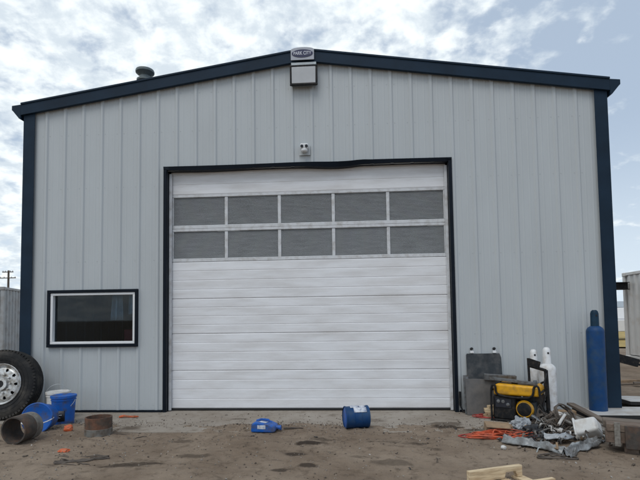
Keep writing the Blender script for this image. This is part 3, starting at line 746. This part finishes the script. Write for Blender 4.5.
b = MB(); b.box((0, 0, 0), (.03, .02, .2)); b.tube([(0, 0, -.1), (.03, -.03, -.18), (.12, -.05, -.188), (.22, -.07, -.185), (.27, -.03, -.165)], .013, 6)
o = tag(b.build('bent_bracket', M['dark'], bevel=.002), 'bent black bracket lying at the lower right corner of the overhead door', 'bracket'); place(o, (2.20, -.075, .20), (0, 0, 0))

def generator():
    t = thing('portable_generator', 'yellow and black portable generator standing on the concrete by the wall', 'generator', (2.86, -.57, 0.0), (0, 0, R(-32)))
    lx, ly = .295, .215
    b = MB(); b.prism([(-lx + .015, .335), (lx - .01, .345), (lx - .01, .43), (lx - .05, .475), (-lx + .06, .485), (-lx + .02, .45)], -ly + .02, ly - .02); tank = b.build('fuel_tank', M['yellow'], t, bevel=.03, seg=4)
    b = MB(); b.lathe([(.04, 0), (.04, .02), (.03, .026)], 20, rotm(0, 0, 0, (-.05, 0, .482))); b.build('filler_cap', M['rubber'], tank)
    b = MB(); b.box((-.145, -.02, .178), (.28, .36, .30)); b.build('control_housing', M['dark'], t, bevel=.02, seg=3)
    b = MB(); b.box((-.15, -.203, .24), (.20, .01, .12)); cp = b.build('control_panel', M['blacklabel'], t, bevel=.004)
    for q, (x, z) in enumerate(((-.21, .26), (-.15, .26), (-.09, .225))):
        b = MB(); b.lathe([(.022, 0), (.022, .008), (.016, .01)], 16, rotm(R(90), 0, 0, (x, -.208, z))); b.build('outlet', M['gsteel'], cp)
    b = MB(); b.box((.11, 0, .16), (.22, .26, .2)); b.box((.12, .06, .28), (.14, .16, .09))
    for q in range(4): b.box((.11, -.02, .265 + q * .014), (.12, .2, .005))
    b.build('engine', M['dsteel'], t, bevel=.006)
    b = MB(); b.lathe([(.108, 0), (.112, .02), (.098, .05), (.07, .055)], 32, rotm(R(90), 0, 0, (.10, -.13, .175)), cap1=False); b.build('starter_ring', M['yellow'], t)
    b = MB(); b.lathe([(.094, .02), (.088, .052), (.05, .062), (.02, .066)], 32, rotm(R(90), 0, 0, (.10, -.13, .175))); b.build('recoil_starter', M['dark'], t)
    b = MB(); b.lathe([(.085, -.07), (.09, -.06), (.09, .06), (.085, .07)], 24, rotm(0, R(90), 0, (.21, .11, .27))); b.build('muffler', M['rustdark'], t)
    for y in (-ly, ly):
        b = MB(); pts = [(-lx, y, .03), (-lx, y, .42), (-lx + .05, y, .46), (-lx + .1, y, .34), (lx - .12, y, .335), (lx - .06, y, .47), (lx + .0, y, .44), (lx + .01, y, .05), (lx - .04, y, .025), (-lx + .04, y, .02)]
        b.tube(smooth_path(pts, 4, True), .0145, 10, closed=True); b.build('frame_tube', M['dark'], t, smooth=50)
    for x, z in ((-lx, .40), (lx + .003, .40), (-lx + .05, .022), (lx - .05, .024)):
        b = MB(); b.tube([(x, -ly, z), (x, ly, z)], .0135, 10); b.build('cross_tube', M['dark'], t)
    for x in (-lx + .06, lx - .07):
        for y in (-ly, ly):
            b = MB(); b.lathe([(.022, -.012), (.02, .01)], 14, rotm(0, 0, 0, (x, y, .012))); b.build('rubber_foot', M['rubber'], t)
def smooth_path(pts, n=4, closed=False):
    pts = [Vector(p) for p in pts]; N_ = len(pts); out = []
    for i in range(N_ if closed else N_ - 1):
        g_ = lambda k: pts[k % N_] if closed else pts[max(0, min(N_ - 1, k))]
        p0, p1, p2, p3 = g_(i - 1), g_(i), g_(i + 1), g_(i + 2)
        for k in range(n):
            t = k / n
            out.append(.5 * ((2 * p1) + (p2 - p0) * t + (2 * p0 - 5 * p1 + 4 * p2 - p3) * t * t + (-p0 + 3 * p1 - 3 * p2 + p3) * t ** 3))
    if not closed: out.append(pts[-1])
    return out
generator()
b = MB(); b.box((0, 0, 0), (.58, .17, .012)); b.box((0, -.08, .012), (.58, .012, .03)); b.lathe([(.02, 0), (.026, .02), (.02, .045)], 14, rotm(0, 0, 0, (.27, -.03, .004)))
o = tag(b.build('metal_tray', M['gsteel'], bevel=.002), 'long shallow grey metal tray lying across the top of the yellow generator', 'tray'); place(o, (2.79, -.595, .515), (R(2), R(3.5), R(-32)))

def gas_cylinder(label, loc, r, h, body, cap, capm, rot=0., cr=None):
    t = thing('gas_cylinder', label, 'gas cylinder', loc, (0, 0, rot))
    hs = h - .2
    pr = [(r - .012, 0), (r, .012), (r, hs - r * .9)] + [(r * math.cos(a), hs - r * .9 + r * .8 * math.sin(a)) for a in np.linspace(.15, 1.15, 8)]
    b = MB(); b.lathe(pr, 44); b.build('cylinder_body', body, t, smooth=40)
    cr = cr or r * .48
    b = MB(); b.lathe([(cr * 1.2, hs - .075), (cr * 1.25, hs - .07), (cr * 1.25, hs - .045), (cr * 1.15, hs - .04)], 28); b.build('neck_ring', M['gsteel'], t)
    b = MB(); z0 = hs - .05
    b.lathe([(cr * 1.06, z0), (cr * 1.06, z0 + .02), (cr, z0 + .03), (cr * .96, h - .05), (cr * .8, h - .018), (cr * .45, h)], 28); cp = b.build('valve_cap', capm, t, smooth=40)
    b = MB(); b.lathe([(.013, 0), (.013, .004)], 14, rotm(R(90), 0, R(-8), (0, -cr * .965, h - .075))); b.build('vent_hole', M['rubber'], cp)
    return t
gas_cylinder('tall dark blue gas cylinder standing against the right corner of the shop', (4.05, -.20, 0), .114, 1.44, M['bluecyl'], None, M['bluecap'])
gas_cylinder('white gas cylinder with a rounded cap, the taller one next to the black cart', (3.31, -.38, 0), .112, .94, M['whitecyl'], None, M['whitecyl'])
gas_cylinder('smaller white gas cylinder half hidden behind the black cart frame', (3.205, -.19, 0), .085, .90, M['whitecyl'], None, M['whitecyl'], cr=.05)

def cart():
    t = thing('hand_cart', 'black steel hand cart frame standing between the generator and white cylinders', 'cart')
    P0, P1 = Vector((3.05, -.46, 0)), Vector((3.20, -.66, 0))
    b = MB()
    for p, top in ((P0, .80), (P1, .66)):
        b.tube([(p.x, p.y, .06), (p.x - .01, p.y + .02, top)], .017 if top > .7 else .027, 8)
    b.tube([(P0.x - .01, P0.y + .02, .70), (P1.x - .01, P1.y + .02, .655)], .02, 8)
    b.tube([(P0.x, P0.y, .25), (P1.x, P1.y, .25)], .014, 8); b.tube([(P0.x, P0.y, .08), (P1.x, P1.y, .08)], .014, 8)
    b.build('frame', M['dark'], t, smooth=50)
    d = (P1 - P0).normalized()
    b = MB(); b.box((.085, 0, 0), (.17, .014, .10)); o = b.build('handle_plate', M['dark'], t, bevel=.003); place(o, (P0.x - .015, P0.y + .0, .755), (0, R(14), math.atan2(d.y, d.x)))
    b = MB(); b.box((.145, -.09, .012), (.32, .22, .012)); o = b.build('toe_plate', M['dark'], t, bevel=.002); place(o, (P0.x, P0.y, 0), (0, 0, math.atan2(d.y, d.x)))
    for p in (P0, P1):
        b = MB(); b.lathe([(.02, -.018), (.066, -.016), (.07, 0), (.066, .016), (.02, .018)], 24, rotm(R(90), 0, math.atan2(d.y, d.x) + R(90), (p.x + .02, p.y + .07, .07))); b.build('wheel', M['rubber'], t)
    b = MB(); b.tube(smooth_path([(P1.x - .02, P1.y - .03, .62), (P1.x - .07, P1.y - .07, .50), (P1.x - .04, P1.y - .03, .36), (P1.x - .09, P1.y - .05, .2), (P1.x - .03, P1.y - .03, .1)], 5), .010, 7); b.build('hose', M['rubber'], t, smooth=50)
cart()

def tangle(name, label, cat, box, n, r, m, seed, seg=6, loops=1.):
    """one long cord laid in irregular loops inside an ellipsoid."""
    rr = random.Random(seed); cx_, cy_, cz_, sx, sy, sz = box; pts = []
    a = rr.uniform(0, 6); e = 1.
    for k in range(n):
        a += rr.uniform(.5, 1.25) * loops; e = min(1., max(.35, e + rr.uniform(-.3, .3)))
        x = cx_ + sx * math.cos(a) * e + rr.gauss(0, sx * .08); y = cy_ + sy * math.sin(a) * e + rr.gauss(0, sy * .08)
        base = max(gz(x, y), 0 if y > -.85 else -1)
        hh = 1 - min(1, ((x - cx_) / sx) ** 2 * .7)
        pts.append((x, y, base + r + abs(rr.gauss(0, .45)) * sz * hh + cz_))
    b = MB(); b.tube(smooth_path(pts, 4), r, seg); return tag(b.build(name, m, smooth=60), label, cat)
tangle('extension_cord', 'orange extension cord heaped in flat loops left of the scrap pile', 'cord', (2.36, -1.50, 0, .40, .13, .055), 110, .0075, M['cord'], 4)
b = MB(); b.tube(smooth_path([(2.06, -1.5, gz(2.06, -1.5) + .01), (1.95, -1.56, gz(1.95, -1.56) + .008), (1.86, -1.50, gz(1.86, -1.5) + .008), (1.92, -1.42, gz(1.92, -1.42) + .008), (2.02, -1.40, gz(2.02, -1.4) + .01)], 5), .0075, 6)
tag(b.build('loose_cable', M['redwire'], smooth=60), 'thin red cord end curling on the dirt left of the orange cord', 'cord')
tangle('red_wire', 'tangle of thin red wire on the concrete under the leaning sheet', 'wire', (2.46, -.40, 0, .20, .09, .05), 50, .005, M['redwire'], 9)
lump('beige_rag', 'crumpled beige rag lying in the red wire by the leaning sheet', 'rag', (2.55, -.42, .03), (.10, .06, .045), M['cardboard'], 7, .5)
b = MB(); b.box((0, 0, 0), (.19, .10, .05)); b.box((.03, .01, .045), (.15, .08, .035), (0, 0, R(12)))
o = tag(b.build('wood_offcut', M['newwood'], bevel=.003), 'short pale wood offcuts stacked against the brown grey sheet', 'wood'); place(o, (2.56, -.345, .09), (0, R(-4), R(-5)))
# things of the scrap pile
t = thing('cardboard_box', 'small flattened cardboard box behind the orange cord', 'box', (2.37, -1.26, gz(2.37, -1.26)), (R(4), R(3), R(-6)))
b = MB(); b.box((0, 0, .055), (.30, .16, .11)); b.build('carton', M['cardboard'], t, bevel=.005)
b = MB(); b.box((0, -.0815, .055), (.22, .002, .035)); b.build('printed_panel', M['tangle'], t)
b = MB(); b.box((-.02, -.1, .112), (.27, .09, .004), (R(18), 0, 0)); b.build('flap', M['cardboard'], t)
lump('plastic_bag', 'crumpled silvery grey bag at the top left of the scrap pile', 'bag', (2.63, -1.28, gz(2.63, -1.28) + .075), (.12, .09, .10), M['greybag'], 12, .55, sub=4)
lump('plastic_bag', 'crumpled black bag slumped under the silvery grey one', 'bag', (2.72, -1.42, gz(2.72, -1.42) + .045), (.13, .09, .07), M['blackbag'], 15, .6, sub=4)
tangle('cable_heap', 'heap of dark brown cable in the middle of the scrap pile', 'cable', (2.97, -1.33, 0, .24, .18, .22), 150, .0055, M['tangle'], 21)
tangle('cable_heap', 'loose grey cable looped over the brown cable in the scrap pile', 'cable', (2.92, -1.42, .01, .22, .16, .20), 60, .0045, M['tanglegrey'], 22)
tangle('cable_heap', 'fine black wire spread thinly over the front of the scrap pile', 'cable', (2.78, -1.62, .01, .30, .14, .10), 90, .0032, M['blackbag'], 23)
tangle('cable_heap', 'fine rusty wire springing up at the back of the scrap pile', 'cable', (2.95, -1.15, .02, .22, .10, .26), 60, .0035, M['rustdark'], 24)
rr = random.Random(31)
b = MB(); pts = []
for k in range(90):
    a = 2 * math.pi * k / 22; pts.append((.135 * math.cos(a) * (1 + .04 * math.sin(k * .7)), .135 * math.sin(a) * (1 + .04 * math.cos(k * .9)), .022 * math.sin(k * .37) + rr.gauss(0, .004)))
b.tube(pts, .009, 6); o = tag(b.build('cable_coil', M['tangle'], smooth=60), 'round coil of brown cable tilted on top of the scrap pile', 'cable coil'); place(o, (3.11, -1.36, .22), (R(48), R(18), R(20)))
SPEC = [((2.80, -1.50, .06), (.34, .035, .02), (R(10), R(-12), R(40)), M['gsteel'], 'bent grey metal strip', 'propped at the left end of the cable heap'),
        ((2.98, -1.58, .07), (.30, .05, .02), (R(0), R(14), R(-24)), M['rustdark'], 'rusty brown metal strip', 'across the front of the cable heap'),
        ((2.95, -1.20, .16), (.42, .03, .02), (R(20), R(-22), R(28)), M['oldwood'], 'thin weathered wood lath', 'sticking up through the cable heap'),
        ((3.02, -1.48, .20), (.17, .03, .012), (R(30), R(-38), R(35)), M['panelwhite'], 'short white lath', 'poking out beside the round cable coil'),
        ((2.86, -1.30, .14), (.24, .04, .015), (R(15), R(25), R(-35)), M['gsteel'], 'thin grey metal offcut', 'lying on the black bag and cable'),
        ((2.66, -1.78, .02), (.26, .06, .015), (R(3), 0, R(-30)), M['rustdark'], 'flat dark rusty strip', 'on the dirt in front of the orange cord')]
for c_, d_, r_, m_, a_, w_ in SPEC:
    b = MB(); nn = 9
    rows = [[(d_[0] * (i / (nn - 1) - .5), d_[1] * (j - .5), .5 * d_[2] * math.sin(i * .9 + d_[0] * 30)) for i in range(nn)] for j in range(2)]
    b.sheet(rows); o = tag(b.build('scrap_strip', m_, solid=d_[2], smooth=20), a_ + ' ' + w_, 'scrap'); place(o, (c_[0], c_[1], max(c_[2], gz(c_[0], c_[1]) + .012)), r_)
rr = random.Random(77)
for k in range(210):
    x, y = rr.gauss(2.88, .27), rr.gauss(-1.52, .26)
    if y > -.95 or x > 3.4: continue
    l, wd_ = rr.uniform(.03, .13), rr.uniform(.012, .045); n_ = 6; cv = rr.uniform(-.03, .03); tw = rr.uniform(-1.2, 1.2)
    rows = [[(l * (i / (n_ - 1) - .5), wd_ * (j - .5) * math.cos(tw * i / n_), cv * math.sin(i * 1.1) + wd_ * (j - .5) * math.sin(tw * i / n_)) for i in range(n_)] for j in range(2)]
    b = MB(); b.sheet(rows)
    o = b.build('scrap_chip', M[rr.choice(['rustdark', 'oldwood', 'tangle', 'gsteel', 'greywood', 'blackbag', 'panelwhite', 'blackbag', 'cardboard', 'tangle', 'rustdark', 'galv'])], solid=rr.choice([.002, .004, .01]), smooth=30)
    z = max(gz(x, y), 0 if y > -.9 else -1) + .015 + abs(rr.gauss(0, .075)) * math.exp(-((x - 2.95) / .3) ** 2)
    tag(o, 'small torn chip of mixed scrap lying among the heaped cables', 'scrap', 'chips in the scrap pile'); place(o, (x, y, z), (rr.uniform(-.7, .7), rr.uniform(-.7, .7), rr.uniform(0, 6)))
for k in range(26):
    x, y = rr.uniform(-3.2, 2.6), rr.choice([rr.gauss(-1.05, .1), rr.uniform(-2.9, -1.1)])
    l, wd_ = rr.uniform(.02, .055), rr.uniform(.01, .03)
    b = MB(); b.sheet([[(l * (i / 4 - .5), wd_ * (j - .5), .006 * math.sin(i * 1.3 + k)) for i in range(5)] for j in range(2)])
    o = b.build('litter_chip', M[rr.choice(['oldwood', 'tangle', 'blackbag', 'rustdark', 'blackbag', 'cardboard'])], solid=.003, smooth=30)
    tag(o, 'tiny flat chip of dark litter on the bare dirt before the door', 'litter', 'litter on the dirt'); place(o, (x, y, gz(x, y) + .008), (rr.uniform(-.2, .2), rr.uniform(-.2, .2), rr.uniform(0, 6)))
lump('foam_scrap', 'small white foam scrap perched at the back of the scrap pile', 'foam scrap', (3.17, -1.02, .17), (.045, .035, .03), M['whiteplastic'], 2, .4)
lump('foam_scrap', 'small white foam scrap lying on the dirt before the plastic sheet', 'foam scrap', (2.20, -2.02, gz(2.20, -2.02) + .02), (.028, .024, .022), M['whiteplastic'], 4, .3)

def tub():
    t = thing('white_tub', 'square white plastic tub tipped over on the right of the scrap pile', 'tub', (3.22, -1.66, .135), (R(62), R(38), R(35)))
    b = MB(); b.box((0, 0, 0), (.195, .195, .23), taper=.88); b.build('tub_body', M['whiteplastic'], t, bevel=.03, seg=4)
    b = MB(); b.box((0, 0, -.104), (.218, .218, .022)); b.build('rim', M['whiteplastic'], t, bevel=.010, seg=3)
    b = MB(); b.box((0, 0, .116), (.11, .11, .005)); b.build('base_recess', M['whiteplastic'], t, bevel=.002)
tub()
b = MB(); crumple(b, [(2.30, -1.72, .01), (2.50, -1.92, .02), (2.66, -2.12, .01), (2.74, -2.2, .0)], .14, 5, .06)
tag(b.build('plastic_sheet', M['silver'], solid=.0015, smooth=75), 'long crumpled silver plastic sheet trailing left across the front of the scrap pile', 'plastic sheet')
b = MB(); crumple(b, [(2.70, -2.26, 0), (2.88, -2.10, .01), (3.06, -1.97, .02), (3.2, -1.86, .03)], .14, 8, .06)
tag(b.build('plastic_sheet', M['silver'], solid=.0015, smooth=75), 'crumpled silver plastic sheet rising to the right below the white tub', 'plastic sheet')
b = MB(); crumple(b, [(2.70, -1.78, .05), (2.86, -1.82, .06), (3.02, -1.72, .05)], .11, 18, .05)
tag(b.build('plastic_sheet', M['greybag'], solid=.0015, smooth=75), 'small dull grey plastic sheet crumpled between the two silver sheets', 'plastic sheet')
tangle('dark_cable', 'dark cable trailing on the dirt in front of the silver sheets', 'cable', (2.62, -2.28, 0, .22, .10, .025), 16, .008, M['tangle'], 41)
# planks behind the tub
PL = [((3.70, -.72, .10), 1.05, .10, R(93), R(-5), M['oldwood'], 'dark weathered plank, the one nearest the white panel'),
      ((3.52, -1.02, .055), 1.0, .09, R(97), R(-3), M['greywood'], 'grey weathered plank lying between the dark plank and the white tub'),
      ((3.36, -1.10, .035), .95, .075, R(100), R(-2), M['greywood'], 'narrow grey plank lying closest to the cable coil'),
      ((3.60, -1.30, .03), .8, .08, R(88), R(2), M['oldwood'], 'brown plank lying under the grey planks')]
for c_, l_, w_, rz, ry, m_, lb in PL:
    b = MB(); b.box((0, 0, 0), (l_, w_, .032)); o = tag(b.build('plank', m_, bevel=.004), lb, 'plank'); place(o, c_, (R(2), ry, rz))
b = MB(); b.box((0, 0, .05), (.24, .12, .10)); o = tag(b.build('wood_block', M['cardboard'], bevel=.005), 'brown wood block on the concrete to the right of the taller white cylinder', 'block'); place(o, (3.51, -.42, 0), (0, 0, R(-4)))

def panel(label, loc, rot, size):
    t = thing('insulated_panel', label, 'panel', loc, rot)
    b = MB(); b.box((0, 0, size[2] / 2 + .003), size); b.build('foam_core', M['rubber'], t)
    b = MB(); b.box((0, 0, size[2] + .006), (size[0], size[1], .005)); b.build('skin', M['panelwhite'], t, bevel=.002)
panel('white insulated panel lying flat below the blue cylinder', (4.30, -.245, .004), (0, 0, R(-2)), (1.05, .60, .045))
panel('white insulated panel lying tilted beside the shop right corner', (5.28, .50, .03), (R(-4), R(0), R(-12)), (1.05, .95, .045))

def skid():
    t = thing('timber_skid', 'stacked brown timber skid with a dark gap beneath, right of the scrap pile', 'timber', (3.17, -2.12, gz(3.17, -2.1)), (0, 0, R(-24)))
    for x in (.22, .86):
        b = MB(); b.box((x, .19, .05), (.12, .30, .10)); b.build('runner', M['brownwood'], t, bevel=.006)
    for q, (y, z, m_) in enumerate(((.085, .155, 'brownwood'), (.265, .155, 'oldwood'))):
        b = MB(); b.box((.55, y, z), (1.10 - .04 * q, .16, .11)); b.build('beam', M[m_], t, bevel=.007)
    for q, (y, x, m_) in enumerate(((.08, .56, 'brownwood'), (.262, .54, 'oldwood'))):
        b = MB(); b.box((x, y, .248), (1.10, .168, .074)); b.build('beam', M[m_], t, bevel=.007)
    b = MB(); b.box((.10, -.014, .19), (.05, .024, .23)); b.build('upright_board', M['greywood'], t, bevel=.003)
    b = MB(); b.box((.25, -.017, .17), (.17, .03, .22)); b.build('upright_board', M['rustdark'], t, bevel=.004)
skid()

def pallet():
    t = thing('wooden_pallet', 'fresh pine pallet with its stringers up at the bottom edge of the yard', 'pallet', (1.575, -3.10, gz(1.8, -3.1) - .008), (0, 0, R(22)))
    Lp = .52
    for q in range(3):
        y = -.02 - q * .36
        b = MB()
        b.prism([(0, .020), (.05, .020), (.05, .112), (0, .112)], y - .019, y + .019) if False else None
        # stringer with a notch near its right end
        b.prism([(0, .02), (.34, .02), (.355, .07), (.45, .07), (.47, .02), (Lp, .02), (Lp, .112), (0, .112)], y - .02, y + .02)
        b.build('stringer', M['newwood'], t, bevel=.003)
    for x in (.05, .19, .33, .50):
        b = MB(); b.box((x, -.38, .009), (.09, .80, .018)); b.build('deck_board', M['newwood'], t, bevel=.002)
pallet()

# ---------------------------------------------------------------- beyond: containers, beam, pole, vehicle, warehouse
def container(name, label, loc, rz, size, m, pitch=.28):
    t = thing(name, label, 'container', loc, (0, 0, rz)); lx, ly, h = size
    b = MB()
    def corr(p0, d, n_, length):
        rows = [[], []]; s = 0.; seq = [(0, 0), (pitch * .28, 0), (pitch * .5, .036), (pitch * .78, .036), (pitch, 0)]
        while s < length - .15:
            for ds, dd in seq[:-1]:
                for k, z in enumerate((.14, h - .10)): rows[k].append((p0[0] + d[0] * (.09 + s + ds) + n_[0] * dd, p0[1] + d[1] * (.09 + s + ds) + n_[1] * dd, z))
            s += pitch
        b.sheet(rows)
    corr((0, .02), (1, 0), (0, 1), lx - .1); corr((.02, 0), (0, 1), (1, 0), ly - .1); corr((lx - .02, 0), (0, 1), (-1, 0), ly - .1); corr((0, ly - .02), (1, 0), (0, -1), lx - .1)
    b.build('corrugated_wall', m, t, smooth=20)
    b = MB(); b.box((lx / 2, ly / 2, h - .06), (lx - .06, ly - .06, .03)); b.build('roof', m, t)
    b = MB()
    for x in (.06, lx - .06):
        for y in (.06, ly - .06): b.box((x, y, h / 2), (.11, .11, h - .25))
    for z in (h - .05, .07):
        for y in (.035, ly - .035): b.box((lx / 2, y, z), (lx - .34, .06, .085))
        for x in (.035, lx - .035): b.box((x, ly / 2, z), (.06, ly - .34, .085))
    b.build('frame', m, t, bevel=.006)
    for x in (.08, lx - .08):
        for y in (.08, ly - .08):
            for z in (h - .06, .06):
                b = MB(); b.box((x, y, z), (.178, .178, .122))
                b.build('corner_casting', m, t, bevel=.02)
    return t
container('shipping_container', 'beige corrugated shipping container standing just right of the shop', (9.06, 2.21, 0), 0, (2.44, 6.06, 2.64), M['contbeige'], .28)
container('shipping_container', 'grey corrugated shipping container standing behind the left side of the shop', (-17.3, 7.2, -.03), R(17), (6.05, 2.44, 2.66), M['contgrey'], .28)
b = MB(); b.box((6.74, 8.0, 2.22), (4.60, .14, .19)); b.box((6.74, 7.95, 2.325), (4.60, .24, .018)); b.box((6.74, 7.95, 2.115), (4.60, .24, .018))
tag(b.build('steel_beam', M['dark'], bevel=.003), 'dark steel beam bridging from the shop side wall to the beige container', 'beam')
t = thing('steel_stand', 'low black steel stand with a sloping bar in front of the beige container', 'stand', (4.98, .95, 0), (0, 0, 0))
b = MB(); b.box((0.03, 0, .655), (.5, .08, .13), (0, R(16), 0)); b.build('sloping_bar', M['dark'], t, bevel=.005)
b = MB(); b.box((-.12, 0, .32), (.09, .09, .64)); b.build('post', M['rustdark'], t, bevel=.004)
b = MB(); b.tube([(.2, -.02, .585), (.9, -.02, .40)], .018, 8); b.build('rod', M['dark'], t)
b = MB(); b.box((-.12, 0, .012), (.3, .3, .02)); b.build('base_plate', M['rustdark'], t, bevel=.003)
b = MB(); b.tube([(.86, -.02, .0), (.86, -.02, .42)], .018, 8); b.build('leg', M['dark'], t)
b = MB(); b.box((0, 0, 0), (.9, .12, .04)); o = tag(b.build('plank', M['oldwood'], bevel=.004), 'weathered plank lying at the foot of the beige container', 'plank'); place(o, (6.6, 2.6, .02), (0, 0, R(-20)))
b = MB(); b.box((0, 0, 0), (.7, .10, .05)); o = tag(b.build('plank', M['cardboard'], bevel=.004), 'short tan plank lying between the black stand and the container', 'plank'); place(o, (6.2, 3.0, .025), (0, 0, R(12)))

t = thing('utility_pole', 'distant wooden utility pole with two crossarms beyond the left container', 'pole', (-50.5, 61.4, 0))
b = MB(); b.tube([(0, 0, -.3), (0, 0, 9.1)], [.19, .13], 10); b.build('pole', M['bark'], t, smooth=50)
for z, hw_ in ((8.85, .85), (7.95, 1.25)):
    b = MB(); b.box((0, -.16, z), (2 * hw_, .11, .13)); ca = b.build('crossarm', M['bark'], t)
    for x in (-hw_ + .1, -hw_ * .45, hw_ * .45, hw_ - .1):
        b = MB(); b.lathe([(.03, 0), (.06, .05), (.05, .12), (.02, .16)], 10, Matrix.Translation((x, -.16, z + .07))); b.build('insulator', M['galv'], ca)

def pickup():
    t = thing('pickup_truck', 'distant white pickup truck parked on the dry grass beyond the shop', 'pickup', (15.4, 19.6, 0), (0, 0, R(8)))
    b = MB(); b.prism([(-2.6, .45), (2.55, .45), (2.62, .6), (2.55, .98), (1.4, 1.08), (-2.6, 1.08)], -.9, .9); b.build('body', M['carwhite'], t, bevel=.05, seg=3)
    b = MB(); b.prism([(-.55, 1.085), (1.4, 1.085), (.85, 1.68), (-.4, 1.70)], -.8, .8); b.build('cab', M['carwhite'], t, bevel=.06, seg=3)
    for s in (-1, 1):
        b = MB(); b.prism([(-.42, 1.16), (.32, 1.16), (.32, 1.6), (-.34, 1.6)], s * .80, s * .812); b.prism([(.40, 1.16), (1.18, 1.16), (.82, 1.6), (.40, 1.6)], s * .80, s * .812); b.build('side_window', M['carglass'], t)
    for x in (-1.7, 1.65):
        for y in (-.82, .82):
            b = MB(); b.lathe([(.2, -.12), (.36, -.12), (.38, -.06), (.38, .06), (.36, .12), (.2, .12)], 24, rotm(R(90), 0, 0, (x, y, .38))); wh = b.build('wheel', M['rubber'], t)
            b = MB(); b.lathe([(.2, -.125), (.2, .125)], 18, rotm(R(90), 0, 0, (x, y, .38))); b.build('rim', M['galv'], wh)
    b = MB(); b.box((2.6, 0, .55), (.12, 1.7, .16)); b.build('bumper', M['dark'], t, bevel=.02)
pickup()
t = thing('warehouse', 'far low grey warehouse on the horizon behind the pickup truck', 'building', (38, 58, 0), (0, 0, R(-6)))
b = MB(); b.box((0, 4, 1.1), (22, 8, 2.2)); b.build('wall', M['farwall'], t)
b = MB(); b.prism([(-.4, 2.2), (4, 3.1), (8.4, 2.2)], -11.3, 11.3, axis='x'); b.build('roof', M['galv'], t)
b = MB(); b.box((-5, -.03, 1.0), (3, .06, 1.9)); b.build('door', M['dark'], t)
# dry grass field
fx = np.linspace(0, 1, 24); b = MB()
b.sheet([[(6 + 110 * u, 13 + 120 * v + .8 * math.sin(u * 40), .012) for v in fx] for u in fx])
o = b.build('dry_grass_field', mat('dry_grass', (.36, .26, .085), .95, var=.25, vscale=.8), smooth=0); struct(o)

# ---------------------------------------------------------------- render settings
vs = scene.view_settings; vs.view_transform = 'Standard'; vs.look = 'None'; vs.exposure = .15; vs.gamma = 1.; vs.use_curve_mapping = False
scene.render.resolution_x = 1024; scene.render.resolution_y = 768
scene.cycles.use_denoising = True
scene.cycles.max_bounces = 8
